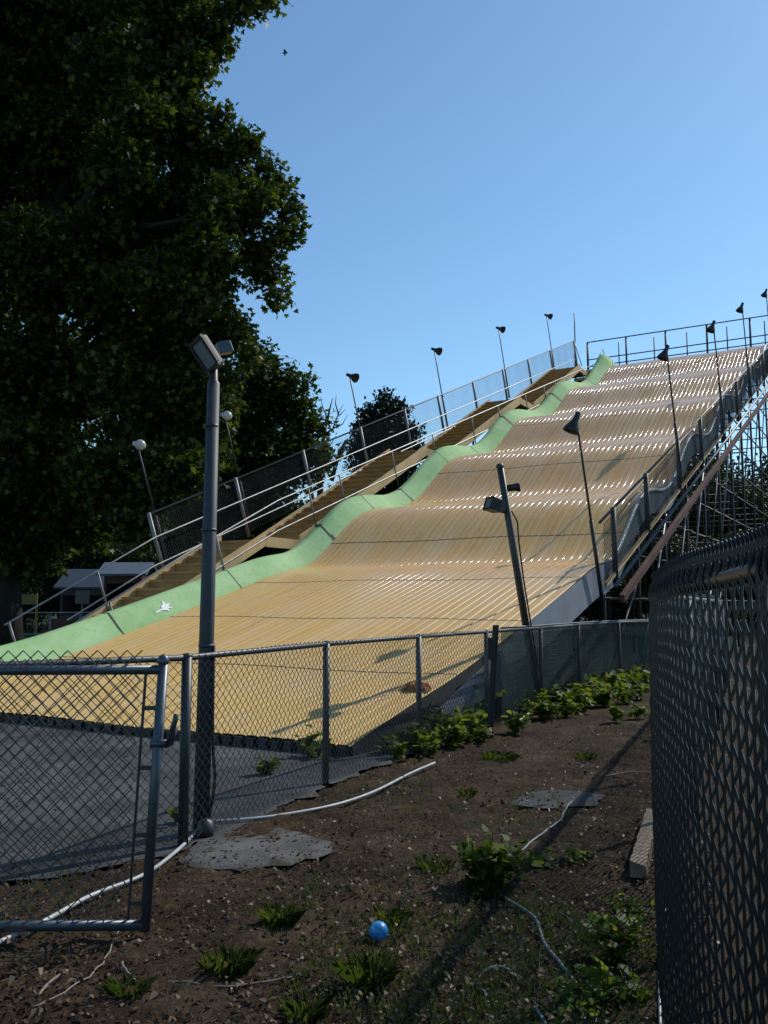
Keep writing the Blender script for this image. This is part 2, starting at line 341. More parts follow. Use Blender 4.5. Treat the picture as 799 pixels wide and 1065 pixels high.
def chain_link(name, m, parent, base, height, topvec=None, step=0.035, r=0.0025, over=0.03, z0=0.03, sag=0.0, sides=4):
    """Woven diamond mesh along a polyline: every wire is a real bent tube."""
    base = np.asarray(base, float); seg = np.linalg.norm(np.diff(base, axis=0), axis=1); cum = np.r_[0, np.cumsum(seg)]
    L = cum[-1]; W = int(L/step); J = int((height+over-z0)/step)
    tv = np.tile(V3(0, 0, 1), (len(base), 1)) if topvec is None else np.asarray(topvec, float)
    k = np.arange(W)[:, None]; j = np.arange(J+1)[None, :]
    x = (k+((j+k) % 2))*step; h = z0+j*step+np.zeros_like(x)
    x = np.clip(x, 0, L)
    if sag: h = h+sag*0.02*np.sin(x*2.1)*(h/height)
    px = [np.interp(x, cum, base[:, i]) for i in range(3)]; pv = [np.interp(x, cum, tv[:, i]) for i in range(3)]
    P = np.stack([px[i]+pv[i]*h for i in range(3)], -1)
    tang = np.gradient(base, axis=0); tang[:, 2] = 0; tang /= np.linalg.norm(tang, axis=1)[:, None]
    tx = np.stack([np.interp(x, cum, tang[:, i]) for i in range(3)], -1); tx /= np.linalg.norm(tx, axis=-1)[..., None]
    nx = np.stack([-tx[..., 1], tx[..., 0], tx[..., 2]*0], -1)
    wob = 0.006*np.sin(x*5.3+1.7)+0.01*np.sin(x*1.3)+sag*0.02*np.sin(x*2.7+h*2)
    P = P+nx*wob[..., None]+nx*(0.8*r*np.where(j % 2 == 0, 1, -1))[..., None]
    rings = []
    for q in range(sides):
        w = 2*math.pi*q/sides; rings.append(P+r*1.2*math.cos(w)*tx+r*math.sin(w)*nx)
    V = np.stack(rings, 2)                     # W,J+1,sides,3
    idx = np.arange(W*(J+1)*sides).reshape(W, J+1, sides)
    a = idx[:, :-1, :]; b = np.roll(idx, -1, 2)[:, :-1, :]; c = np.roll(idx, -1, 2)[:, 1:, :]; d = idx[:, 1:, :]
    return np_mesh(name, V.reshape(-1, 3), np.stack([a, b, c, d], -1).reshape(-1, 4), m, parent, smooth=True)

# ------------------------------------------------------------------ foliage
MAPLE = np.array([(0, 0), (.16, .1), (.48, .02), (.40, .3), (.56, .58), (.25, .52), (0, 1.0), (-.25, .52), (-.56, .58), (-.40, .3), (-.48, .02), (-.16, .1)])
OVAL = np.array([(0, 0), (.3, .22), (.34, .5), (.2, .8), (0, 1.0), (-.2, .8), (-.34, .5), (-.3, .22)])
HEART = np.array([(0, 0), (.25, -.08), (.45, .12), (.42, .42), (.2, .78), (0, 1.0), (-.2, .78), (-.42, .42), (-.45, .12), (-.25, -.08)])
TRI = np.array([(0, 0), (.28, .45), (0, 1), (-.28, .45)])
def leaves(name, m, parent, C, size, shape, tilt=None, droop=0.4, rng=RNG, curl=0.18, origin=None):
    """C (n,3) leaf bases; one polygon per leaf, bent a little, lying in random directions"""
    n = len(C); k = len(shape)
    az = rng.uniform(0, 2*math.pi, n); el = rng.normal(-droop, 0.55, n) if tilt is None else rng.normal(tilt, 0.35, n)
    d = np.stack([np.cos(az)*np.cos(el), np.sin(az)*np.cos(el), np.sin(el)], -1)
    rnd = rng.normal(size=(n, 3)); s = np.cross(d, rnd); up = V3(0, 0, 1)
    s2 = np.cross(d, np.tile(up, (n, 1))); s = s*0.5+s2*rng.uniform(0.4, 1.6, n)[:, None]
    s /= np.linalg.norm(s, axis=1)[:, None]+1e-9; nn = np.cross(s, d)
    sz = size*rng.uniform(0.65, 1.25, n)
    cur = curl*(np.abs(shape[:, 0])*1.3+shape[:, 1]**2*-0.6)
    V = C[:, None, :]+sz[:, None, None]*(shape[None, :, 0, None]*s[:, None, :]+shape[None, :, 1, None]*d[:, None, :]+cur[None, :, None]*nn[:, None, :])
    Fc = np.arange(n*k).reshape(n, k)
    return np_mesh(name, V.reshape(-1, 3), Fc, m, parent, origin=origin)
def lobe_points(lobes, dens, rng=RNG, clump=0.45, per=14):
    """leaf positions: sprigs on and in each lobe, a clump of leaves at each sprig"""
    out = []
    for (c, r) in lobes:
        c = np.asarray(c, float); r = np.asarray(r, float)*np.ones(3)
        ns = max(6, int(dens*4*(r.mean()**2)*(1+0.3*r.mean())))
        d = rng.normal(size=(ns, 3)); d /= np.linalg.norm(d, axis=1)[:, None]
        rad = 0.86*rng.uniform(0.2, 1.0, ns)**0.5*(1+0.16*np.sin(d[:, 0]*5+c[0])+0.14*np.sin(d[:, 2]*6+c[1])+0.1*rng.normal(size=ns))
        p = c+d*rad[:, None]*r
        q = p[:, None, :]+np.clip(rng.normal(size=(ns, per, 3)), -1.5, 1.5)*clump*np.array([1, 1, 0.75])
        out.append(q.reshape(-1, 3))
    return np.concatenate(out)
def limbs(mb, base, top, r0, targets, rng=RNG, n=9):
    base, top = np.asarray(base, float), np.asarray(top, float)
    k = 7; pts = [base+(top-base)*i/k+V3(*(rng.normal(size=2)*0.04*np.linalg.norm(top-base)*0.25*(0 < i)), 0) for i in range(k+1)]
    mb.tube(pts, [r0*1.35]+[r0*(1-0.75*i/k) for i in range(1, k+1)], n)
    for t in targets:
        t = np.asarray(t, float); i = max(2, min(k-1, int(k*(0.3+0.6*max(0, min(1, (t[2]-base[2])/(top[2]-base[2]+1e-6)*0.7))))))
        a = pts[i]; mid = a*0.5+t*0.5+V3(0, 0, 0.12*np.linalg.norm(t-a))+rng.normal(size=3)*0.15
        rr = r0*0.32
        t = a*0.12+t*0.88; mb.tube([a, a*0.75+mid*0.25+rng.normal(size=3)*0.05, mid, mid*0.45+t*0.55, t], [rr, rr*0.8, rr*0.55, rr*0.35, rr*0.12], 6)
        for _ in range(3):
            e = t+rng.normal(size=3)*0.035*np.linalg.norm(t-a); mb.tube([mid*0.4+t*0.6, t*0.5+e*0.5+rng.normal(size=3)*0.1, e], [rr*0.3, rr*0.18, 0.012], 4)

# ------------------------------------------------------------------ the slide's own frame
TH = R(30.2); U = V3(math.sin(TH), math.cos(TH), 0); LF = V3(-math.cos(TH), math.sin(TH), 0); ZZ = V3(0, 0, 1)
A0 = gp(364, 777, 0.1)
def SP(s, off, z): return np.array([A0[0]+U[0]*s+LF[0]*off, A0[1]+U[1]*s+LF[1]*off, z])
AL = math.atan(0.4); NS = -math.sin(AL)*U+math.cos(AL)*ZZ          # normal of the long incline
PK_S = [9.2, 11.7, 14.4, 17.2, 20.0, 22.8, 26.0, 29.0, 32.2, 35.2, 36.6]; PK_P = [-.5, 0, .5, 1, 1.5, 2, 2.5, 3, 3.5, 4, 4.25]
LOW_S = [-1, 0, 1.1, 2.3, 3.3, 4.6, 5.8, 7.2, 8.4, 9.2]; LOW_Z = [.0, .1, .34, .58, .83, 1.17, 1.5, 1.88, 2.24, 2.5]
TOP = 36.4
def zs(s):
    s = np.asarray(s, float)
    ph = np.interp(s, PK_S, PK_P); amp = np.interp(s, [8.0, 9.2, 12], [0.0, 0.23, 0.27])
    zw = 1.85+0.4*(s-7.2)+amp*np.cos(2*np.pi*ph)-0.12
    w = np.clip((s-7.4)/2.0, 0, 1); w = w*w*(3-2*w)
    return np.interp(s, LOW_S, LOW_Z)*(1-w)+zw*w
SS = np.linspace(0, TOP, 290)
_z = zs(SS); 
for _ in range(3): _z[1:-1] = (_z[:-2]+2*_z[1:-1]+_z[2:])/4
def zsm(s): return np.interp(s, SS, _z)
W = 7.15

slide = thing('giant_slide', (A0[0], A0[1], 0), 'long wavy yellow fairground slide with a green padded left edge', 'slide')
# ribbed bed
RIBS = 44
_ph = np.array([0, .012, .026, .042, .06, .08, .105, .135, .17, .3, .5, .7, .83, .865, .895, .92, .94, .958, .974, .988])
off = np.r_[((np.arange(RIBS)[:, None]+_ph[None, :])*W/RIBS).ravel(), W]; gs, go = np.meshgrid(SS, off, indexing='ij')
ph = (go/W*RIBS) % 1.0
_e = np.clip(np.minimum(ph, 1-ph)/0.13, 0, 1)
rib = 0.0065*(1-(1-_e)**2)+0.0055*np.sqrt(np.clip(1-(1-_e)**2, 0, 1))+0.003*np.sin(np.pi*ph)
VX = A0[0]+U[0]*gs+LF[0]*go; VY = A0[1]+U[1]*gs+LF[1]*go; VZ = _z[:, None]+rib+0.012*np.sin(go*1.7+gs*0.9)
idx = np.arange(gs.size).reshape(gs.shape)
Fq = np.stack([idx[:-1, :-1], idx[1:, :-1], idx[1:, 1:], idx[:-1, 1:]], -1).reshape(-1, 4)[:, ::-1]
np_mesh('slide_bed', np.stack([VX, VY, VZ], -1).reshape(-1, 3), Fq, M['slide'], slide, smooth=True, uv=np.stack([gs, go], -1).reshape(-1, 2))
# dark joints between the moulded sections: a lapped strip that follows every rib
for sj in (2.45, 4.9, 7.4, 10.3, 13.2, 16.1, 19.1, 22.1, 25.1, 28.1, 31.1, 34.0):
    rows = []
    for ds, dz in ((-0.014, 0.001), (-0.012, 0.003), (0.012, 0.003), (0.014, 0.001)):
        s_ = sj+ds; z_ = zsm(s_)
        rr = rib[0]+z_+0.012*np.sin(off*1.7+s_*0.9)+dz
        rows.append([SP(s_, o, zz) for o, zz in zip(off, rr)])
    mb = MB(); mb.sheet(rows); mb.build('joint_strip', M['seam'], slide, smooth=True)
# rubber lip edge; its black teeth stand in for shade in open rib ends
mb = MB()
for i in range(RIBS):
    o = (i+0.5)*W/RIBS
    mb.box(SP(-0.01, o, 0.05), U*0.03, LF*random.uniform(0.04, 0.058), ZZ*random.uniform(0.045, 0.055))
mb.box(SP(0.12, W/2, 0.04), U*0.06, LF*W/2, ZZ*0.04)
mb.build('lip_edge', M['rubber'], slide)
# green padded border, in sections
gsec = [0.15, 3.75, 6.95, 10.45, 12.3, 14.5, 16.8, 19.3, 22.2, 24.8, 27.6, 30.2, 32.6, 35.0, 36.5]
for i in range(len(gsec)-1):
    a, b_ = gsec[i]+0.012, gsec[i+1]-0.012; ss = np.linspace(a, b_, max(6, int((b_-a)/0.14)))
    rows = []
    for s_ in ss:
        z_ = zsm(s_); e = 0.012*math.sin(s_*3.1)
        lift = 0.3*math.exp(-((s_-35.4)/0.8)**2)
        prof = [(7.09, 0.0), (7.10, 0.035), (7.21, 0.13+e), (7.34, 0.255+e), (7.47, 0.375+e), (7.495, 0.385), (7.64, 0.38), (7.66, 0.36), (7.67, -0.22)]
        rows.append([SP(s_, o, z_+h+lift*(h > 0.1)) for o, h in prof])
    mb = MB(); mb.sheet(rows)
    for r_ in (rows[0], rows[-1]): mb.add(r_, [tuple(range(len(r_)))])
    mb.build('padded_border', M['green'], slide, smooth=True)
for j, s_ in enumerate(gsec[1:-1]):
    w_ = (0.012, 0.012, 0.05, 0.014, 0.05)[j % 5]; z_ = zsm(s_); dz = zsm(s_+0.1)-zsm(s_-0.1)
    prof = [(7.08, 0.0), (7.10, 0.040), (7.21, 0.136), (7.34, 0.261), (7.47, 0.381), (7.495, 0.391), (7.64, 0.386)]
    mb = MB(); mb.sheet([[SP(s_+q*w_, o, z_+q*w_*dz*5+h+0.004) for o, h in prof] for q in (-1, 1)])
    mb.build('border_joint', M['rubber'], slide, smooth=True)
# torn white patch on the border
c = at(165, 633, 14.6)
mb = MB()
def green_pt(s_, t):
    hs = [(7.10, 0.04), (7.21, 0.136), (7.34, 0.26), (7.47, 0.381)]; z_ = zsm(s_)
    o = np.interp(t, [0, .33, .66, 1], [q[0] for q in hs]); h = np.interp(t, [0, .33, .66, 1], [q[1] for q in hs])
    return SP(s_, o-0.006, z_+h+0.012)
star = [(-.30, .30), (-.1, .33), (-.02, .26), (.08, .12), (.1, .3), (.22, .22), (.14, .42), (.26, .55), (.12, .58), (.09, .86), (.02, .62), (-.05, .55), (-.08, .42), (-.28, .38)]
mb.add([green_pt(4.88+x*0.8, 0.42+(y-0.42)*0.75) for x, y in star], [tuple(range(len(star)))])
mb.build('torn_white_patch', M['whitepatch'], slide)
# right side: painted panel at the foot, then rim, skirt, fence
def ptop(s_): return min(zsm(s_)+0.01, float(np.interp(s_, [0.8, 1.7, 3.3, 4.3, 9.0], [0.03, 0.24, 0.74, 1.08, 9.0])))
ss = np.linspace(0.05, 4.4, 40); mb = MB()
mb.sheet([[SP(s_, -0.006, zsm(s_)+0.012), SP(s_, -0.006, 0.005)] for s_ in ss]); mb.sheet([[SP(s_, 0.02, 0.005), SP(s_, 0.02, zsm(s_)-0.02)] for s_ in ss]); mb.build('shade_strip', M['rubber'], slide)  # black sheet standing in for the shaded gap under the slide's right edge
ss = np.linspace(0.85, 8.9, 60)
mb = MB()
def bot(s_): return max(0.01, ptop(s_)-0.54)
mb.sheet([[SP(s_, -0.05, ptop(s_)), SP(s_, -0.07, bot(s_))] for s_ in ss]); mb.sheet([[SP(s_, -0.03, bot(s_)), SP(s_, -0.02, ptop(s_)-0.01)] for s_ in ss])
mb.sheet([[SP(s_, -0.07, bot(s_)), SP(s_, -0.03, bot(s_))] for s_ in ss]); mb.sheet([[SP(s_, -0.02, ptop(s_)-0.01), SP(s_, -0.05, ptop(s_))] for s_ in ss])
mb.build('side_panel', M['panel'], slide)
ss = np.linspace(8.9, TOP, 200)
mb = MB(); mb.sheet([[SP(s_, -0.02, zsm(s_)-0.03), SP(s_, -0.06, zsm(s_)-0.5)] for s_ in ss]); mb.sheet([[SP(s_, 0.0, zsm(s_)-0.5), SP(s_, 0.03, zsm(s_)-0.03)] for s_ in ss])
mb.build('side_skirt', M['darkpanel'], slide, smooth=True)
mb = MB(); mb.tube([SP(s_, -0.03, zsm(s_)+0.025) for s_ in ss], 0.04, 7); mb.build('side_rim', M['rim'], slide, smooth=True)
FT = lambda s_: 2.98+0.377*(s_-8.18)                                   # top line of the right fence
fs = [9.0, 11.6, 14.95, 18.0, 21.6, 24.9, 28.5, 32.7, 35.6]
for s_ in fs:
    mb = MB(); mb.tube([SP(s_+0.05, -0.15, FT(s_)-1.45), SP(s_, -0.15, FT(s_)+0.02)], 0.055, 8); mb.build('fence_post', M['mastdark'], slide, smooth=True)
mb = MB(); mb.tube([SP(8.1, -0.15, FT(8.1)), SP(36, -0.15, FT(36))], 0.026, 8); mb.build('fence_rail', M['galv'], slide, smooth=True)
mb = MB(); a, b_ = SP(8.4, -0.15, FT(8.4)-1.22), SP(36, -0.15, FT(36)-1.22)
mb.box((a+b_)/2, (b_-a)/2, LF*0.025, ZZ*0.035); mb.build('lower_stringer', M['stringer'], slide)
chain_link('fence_mesh', M['wire'], slide, [SP(s_, -0.19, FT(s_)-1.2) for s_ in np.linspace(8.2, 36, 30)], 1.2, step=0.05, r=0.0042, over=0.0, z0=0.0, sides=3)
# red-brown beam and its grey cap below the right fence
mb = MB(); a, b_ = SP(6.5, -0.95, 1.58), SP(37, -0.95, 12.85); dirn = (b_-a)/np.linalg.norm(b_-a)
nrm = np.cross(dirn, LF); mb.box((a+b_)/2, (b_-a)/2, LF*0.04, nrm*0.065); be = mb.build('side_beam', M['rust'], slide, bevel=0.01)
mb = MB(); mb.tube([a+V3(0, 0, .2)+LF*.1, b_+V3(0, 0, .2)+LF*.1], 0.035, 8); mb.build('beam_pipe', M['galv'], slide, smooth=True)
# top platform and railing
mb = MB(); mb.box(SP(38.2, 4.6, 13.1), U*1.7, LF*4.8, ZZ*0.08); mb.build('top_deck', M['stair'], slide)
for sr, rr, offs, zt in ((37.5, 0.05, [-0.6, 0.9, 2.9, 4.9, 6.9, 8.95], 15.3), (39.8, 0.032, [-1.6, 0.5, 2.3, 4.3, 6.0, 7.9, 9.6], 15.75)):
    for o in offs:
        mb = MB(); mb.tube([SP(sr, o, 13.15), SP(sr, o, zt)], rr, 6); mb.build('railing_post', M['mastdark'], slide, smooth=True)
for zz in (15.3, 14.35, 13.98):
    mb = MB(); mb.tube([SP(37.5, -1.2, zz), SP(37.5, 8.95, zz)], 0.03, 6); mb.build('railing', M['mastdark'], slide, smooth=True)

# ------------------------------------------------------------------ staircase
stair = thing('staircase', SP(3.0, 8.6, 0), 'brown plank staircase with landings climbing behind the green border', 'staircase')
flights = [(3.0, 0.15, 8.7, 2.95), (10.2, 2.95, 16.8, 6.25), (18.4, 6.25, 24.9, 9.5), (26.5, 9.5, 32.6, 12.6), (34.0, 12.6, 35.4, 13.1)]
for (sa, za, sb, zb) in flights:
    n = max(2, round((zb-za)/0.19))
    for i in range(n):
        s0 = sa+(sb-sa)*i/n; z1 = za+(zb-za)*(i+1)/n; dp = (sb-sa)/n
        mb = MB(); mb.box(SP(s0+dp/2+0.02, 8.55, z1-0.03), U*(dp/2+0.04), LF*0.62, ZZ*0.028)
        mb.box(SP(s0+0.03, 8.55, z1-0.12), U*0.018, LF*0.615, ZZ*0.075); mb.build('step', M['stair'], stair)
    for o in (7.88, 9.22):
        rows = []
        for s_, z_ in ((sa-0.1, za), (sb+0.05, zb)): rows.append((s_, z_))
        mb = MB(); a, b_ = SP(rows[0][0], o, rows[0][1]+0.05), SP(rows[1][0], o, rows[1][1]+0.05)
        mb.box((a+b_)/2, (b_-a)/2, LF*0.03, ZZ*0.16); mb.build('stringer', M['stringer'], stair)
for sa, sb, z_ in ((8.7, 10.2, 2.95), (16.8, 18.4, 6.25), (24.9, 26.5, 9.5), (32.6, 34.0, 12.6)):
    mb = MB(); mb.box(SP((sa+sb)/2+0.03, 8.55, z_-0.03), U*((sb-sa)/2-0.03), LF*0.66, ZZ*0.03); mb.build('landing', M['stair'], stair)
    mb = MB(); mb.box(SP((sa+sb)/2, 7.88, z_-0.02), U*((sb-sa)/2-0.06), LF*0.03, ZZ*0.12); mb.build('landing_edge', M['stringer'], stair)
# outer mesh fence, leaning square to the slope
FO = lambda s_: 3.44+0.392*(s_-6.47)
posts = [6.47, 9.35, 12.2, 15.2, 18.0, 20.5, 23.55, 26.6, 29.6, 32.6, 36.3]
for s_ in posts:
    t = SP(s_, 9.3, FO(s_)); mb = MB(); mb.tube([t-NS*1.5, t+NS*0.03], 0.045, 8); mb.build('fence_post', M['postgrey'], stair, smooth=True)
mb = MB(); mb.tube([SP(6.45, 9.3, FO(6.45)), SP(36.3, 9.3, FO(36.3))], 0.026, 8); mb.build('fence_rail', M['galv'], stair, smooth=True)
sm = np.linspace(6.5, 36.3, 40); bp_ = [SP(s_, 9.33, FO(s_))-NS*1.4 for s_ in sm]
chain_link('fence_mesh', M['wire'], stair, bp_, 1.4, topvec=[NS]*len(sm), step=0.05, r=0.0034, over=0.0, z0=0.0, sides=3)
def handrail(pts, r=0.019, m='rail'):
    mb = MB(); mb.tube(pts, r, 8); mb.build('handrail', M[m], stair, smooth=True)
HO = lambda s_: 1.12+0.497*(s_-2.92) if s_ < 6.56 else 2.93+0.378*(s_-6.56)
handrail([SP(s_, 9.2, HO(s_)) for s_ in (2.92, 6.56, 12, 20, 28, 36)])
handrail([SP(s_, 9.2, HO(s_)-0.62) for s_ in (4.3, 6.56, 12, 20, 28, 36)])
HI = lambda s_: 1.0+0.49*(s_-3.0) if s_ < 9.2 else 3.94+0.366*(s_-9.2)
handrail([SP(s_, 7.85, HI(s_)) for s_ in (3.2, 6.2, 9.2, 14, 20, 28, 35)])
handrail([SP(s_, 7.85, HI(s_)-0.72) for s_ in (5.4, 6.2, 9.2, 14, 20, 28, 35)])
for s_ in [4.1, 7.0, 10.4, 11.8, 14.6, 17.2, 20.2, 22.6, 25.4, 27.6, 29.0, 30.6, 33.0]:
    mb = MB(); t = SP(s_, 7.85, HI(s_)); mb.tube([t-NS*1.05, t], 0.022, 6); mb.build('rail_post', M['postgrey'], stair, smooth=True)
for s_ in (3.0, 5.0):
    mb = MB(); t = SP(s_, 9.2, HO(s_)); mb.tube([t-NS*1.0, t], 0.024, 6); mb.build('rail_post', M['postgrey'], stair, smooth=True)
# short rails where the stairs meet the platform
mb = MB(); mb.tube([SP(36.3, 9.3, FO(36.3)), SP(37.6, 9.3, 14.1)], 0.024, 6); mb.tube([SP(36.3, 9.3, FO(36.3)-0.8), SP(37.6, 9.3, 13.3)], 0.02, 6); mb.build('handrail', M['postgrey'], stair, smooth=True)
mb = MB(); mb.tube([SP(35.4, 7.85, 13.5), SP(36.4, 7.85, 14.55), SP(37.6, 7.85, 13.9), SP(37.6, 7.85, 13.3)], 0.022, 6); mb.build('handrail', M['postgrey'], stair, smooth=True)

# ------------------------------------------------------------------ scaffold under slide and stairs
scaf = thing('scaffold', SP(20, 4, 0), 'dark tube scaffold holding up the slide, seen below its right side', 'scaffold')
cols = [9.6, 12.3, 15.0, 17.7, 20.4, 23.1, 25.8, 28.5, 31.2, 33.9, 36.6, 39.2]; offs = [0.25, 2.5, 4.75, 7.0, 9.1]
def under(s_, o): return (zsm(min(s_, TOP))-0.25 if o < 7.5 else FO(s_)-2.2) if s_ < 36.4 else 13.0
for s_ in cols:
    for o in offs:
        mb = MB(); mb.tube([SP(s_, o, 0), SP(s_, o, under(s_, o))], 0.045, 6); mb.build('standard', M['scaf'], scaf, smooth=True)
    zz = 1.6
    while zz < under(s_, 0.2)-0.1:
        mb = MB(); mb.tube([SP(s_, 0.1, zz), SP(s_, 9.2, zz)], 0.03, 6); mb.build('ledger', M['scaf'], scaf, smooth=True); zz += 1.9
for o in (0.25, 4.75, 9.1):
    zz = 1.6
    while zz < 12.8:
        sa = next((s_ for s_ in np.arange(9.6, 40, 0.3) if under(s_, o) > zz+0.1), None)
        if sa is not None and sa < 38:
            mb = MB(); mb.tube([SP(sa, o, zz), SP(39.3, o, zz)], 0.03, 6); mb.build('runner', M['scaf'], scaf, smooth=True)
        zz += 0.95 if o == 0.25 else 1.9
for i, s_ in enumerate(cols[:-1]):
    for o in (0.2, 7.05):
        zt = min(under(s_, o), under(cols[i+1], o))
        if zt > 1.5:
            mb = MB(); mb.tube([SP(s_, o, max(0.1, zt-4.2)), SP(cols[i+1], o, zt)], 0.025, 6); mb.build('brace', M['brace'] if i % 2 else M['scaf'], scaf, smooth=True)
for i in range(6):
    s_ = 9.4+i*1.6; mb = MB(); mb.tube([SP(s_, -0.4, 0.3), SP(s_+2.1, -0.4, 0.3+1.7+0.15*i)], 0.022, 6); mb.build('brace', M['brace'], scaf, smooth=True)

# ------------------------------------------------------------------ lamp masts along the slide
def lamp_mast(loc, length, aim, shade, pole_m, label, group, size=1.0):
    root = thing('lamp_mast', loc, label, 'lamp', group); b = np.asarray(loc, float)
    t = b+NS*length
    mb = MB(); mb.tube([b, b+NS*length*0.45], 0.036, 7); mb.tube([b+NS*length*0.45, t], 0.021, 7); mb.build('pole', M[pole_m], root, smooth=True)
    aim = np.asarray(aim, float)/np.linalg.norm(aim); o = t-aim*0.10*size
    BALL = [(-.02, .001), (0, .05), (.06, .06), (.1, .1), (.17, .128), (.24, .11), (.29, .06), (.3, .001)]
    mb = MB(); mb.lathe(BALL if shade == 'lampwhite' else [(-0.02, 0.001), (0, 0.045), (0.1, 0.05), (0.16, 0.06), (0.26, 0.115), (0.34, 0.145), (0.36, 0.14), (0.345, 0.12), (0.25, 0.09), (0.2, 0.001)], o, aim, 14)
    for i in range(len(mb.v)):
        p = np.array(mb.v[i]); mb.v[i] = tuple(o+(p-o)*size)
    mb.build('lamp_shade', M[shade], root, smooth=True)
    mb = MB(); mb.tube([t-NS*0.05, t+NS*0.05], 0.032, 7); mb.tube([t, o+aim*0.05*size], 0.022, 6); mb.build('swivel', M['mastdark'], root, smooth=True)
    return root
G_L = 'lamp masts along the stair fence'; G_R = 'lamp masts along the right edge of the slide'
LT = [(142, 462), (233, 432), (363, 392), (451, 365), (518, 342), (568, 328)]
LS = [(6.15, 4.94), (8.99, 6.11), (14.7, 8.40), (20.38, 10.65), (26.4, 13.1), (32.42, 15.4)]
def base_of(s_, z_, o, length): return SP(s_, o, z_)-NS*length
aimL = -LF*0.85-ZZ*0.4
mastA = lamp_mast(base_of(*LS[2], 9.38, 3.0), 3.0, aimL, 'lampblack', 'mast', 'thin leaning mast with black lamp just left of the dark evergreen', G_L, 1.05)
for (s_, z_), lab in ((LS[3], 'thin leaning mast with black lamp just right of the dark evergreen'),
                      (LS[4], 'thin leaning lamp mast, second below the stair top, third right of the evergreen'),
                      (LS[5], 'topmost leaning lamp mast on the stair fence, nearest the bare platform pole')):
    c = copy_tree(mastA); c.location = tuple(base_of(s_, z_, 9.38, 3.0)); c['label'] = lab
lamp_mast(base_of(*LS[0], 9.38, 2.9), 2.9, -LF*0.8+U*0.3-ZZ*0.2, 'lampwhite', 'mastdark', 'thin dark mast with white lamp against the big tree, left of the light pole', G_L, 0.95)
lamp_mast(base_of(*LS[1], 9.38, 2.9), 2.9, -LF*0.8+U*0.3-ZZ*0.2, 'lampwhite', 'mastdark', 'white lamp on a thin mast half hidden behind the grey light pole', G_L, 0.95)
aimR = LF*0.35-U*0.15-ZZ*0.9
RS = [(6.81, 4.62), (13.88, 7.6), (20.57, 10.1), (26.96, 12.6), (34.77, 15.6)]
mastB = lamp_mast(base_of(*RS[0], -0.18, 3.3), 3.3, aimR, 'lampblack', 'mastdark', 'lowest leaning black lamp mast on the right edge, against the yellow slide', G_R)
for (s_, z_), lab in zip(RS[1:], ('black lamp mast whose head overlaps the top railing at its left, second from below',
                                  'black lamp mast third from below, its head on the top rail',
                                  'black lamp mast fourth from below with its head in the sky above the railing',
                                  'topmost black lamp mast at the right end of the slide top')):
    c = copy_tree(mastB); c.location = tuple(base_of(s_, z_, -0.18, 3.3)); c['label'] = lab
mb = MB(); b = SP(36.75, 9.38, 13.2); mb.tube([b, b+ZZ*1.9], 0.05, 7); mb.tube([b+ZZ*1.9, b+ZZ*3.55], 0.034, 7)
tag(mb.build('bare_mast', M['mast'], None, True, origin=b), 'bare vertical pole without a lamp at the top of the stairs', 'pole')

# ------------------------------------------------------------------ leaning floodlight pole at the slide's right foot
b = SP(4.62, -0.25, 0.0); lp = thing('floodlight_pole', b, 'leaning dark pole with two black floodlights in front of the slide', 'light pole')
L = 3.55; mb = MB(); mb.tube([b, b+NS*L], [0.056, 0.044], 12); mb.build('pole', M['darkpost'], lp, smooth=True)
mb = MB(); mb.lathe([(0, 0.05), (0.02, 0.054), (0.05, 0.04), (0.06, 0.001)], b+NS*L, NS, 12); mb.build('cap', M['darkpost'], lp, smooth=True)
def floodbox(root, c, aim, sx, sy, dep, m_body, m_lens, ribs=True, long=None):
    aim = aim/np.linalg.norm(aim)
    if long is None: a = np.cross(aim, ZZ); a /= np.linalg.norm(a); u_ = np.cross(a, aim)
    else: u_ = -(long-aim*(long@aim)); u_ /= np.linalg.norm(u_); a = np.cross(aim, u_)
    mb = MB(); f = [c+aim*dep*0.5+a*i*sx+u_*j*sy for i, j in ((-1, -1), (1, -1), (1, 1), (-1, 1))]
    k = [c-aim*dep*0.1+a*i*sx*0.96+u_*j*sy*0.96 for i, j in ((-1, -1), (1, -1), (1, 1), (-1, 1))]
    q = [c-aim*dep*0.6+a*i*sx*0.45+u_*j*sy*0.5 for i, j in ((-1, -1), (1, -1), (1, 1), (-1, 1))]
    vs = f+k+q; fs = [(i, (i+1) % 4, 4+(i+1) % 4, 4+i) for i in range(4)]+[(4+i, 4+(i+1) % 4, 8+(i+1) % 4, 8+i) for i in range(4)]+[(11, 10, 9, 8), (3, 2, 1, 0)]
    mb.add(vs, [t[::-1] for t in fs]); 
    if ribs:
        for i in range(5): mb.box(c-aim*dep*0.42+a*sx*(i-2)*0.2, a*0.006, u_*sy*0.62, aim*dep*0.2)
    hb = mb.build('housing', m_body, root, bevel=0.006)
    mb = MB(); mb.box(c+aim*(dep*0.5+0.003), a*sx*0.88, u_*sy*0.88, aim*0.004); mb.build('lens', m_lens, hb if False else root)
    mb = MB(); 
    for i, j, wx, wy in ((0, 1, sx, .012), (0, -1, sx, .012), (1, 0, .012, sy-.02), (-1, 0, .012, sy-.02)):
        mb.box(c+aim*(dep*0.5+0.006)+a*i*(sx-0.006)+u_*j*(sy-0.006), a*wx, u_*wy, aim*0.012)
    mb.build('lens_frame', m_body, root)
c = b+NS*2.98+V3(-0.15, -0.05, 0.03); floodbox(lp, c, V3(-0.85, -0.3, 0.28), 0.11, 0.085, 0.22, M['lampblack'], M['lens'])
mb = MB(); mb.tube([b+NS*2.9, c+V3(0.05, 0, -0.02)], 0.025, 6); mb.build('bracket', M['darkpost'], lp)
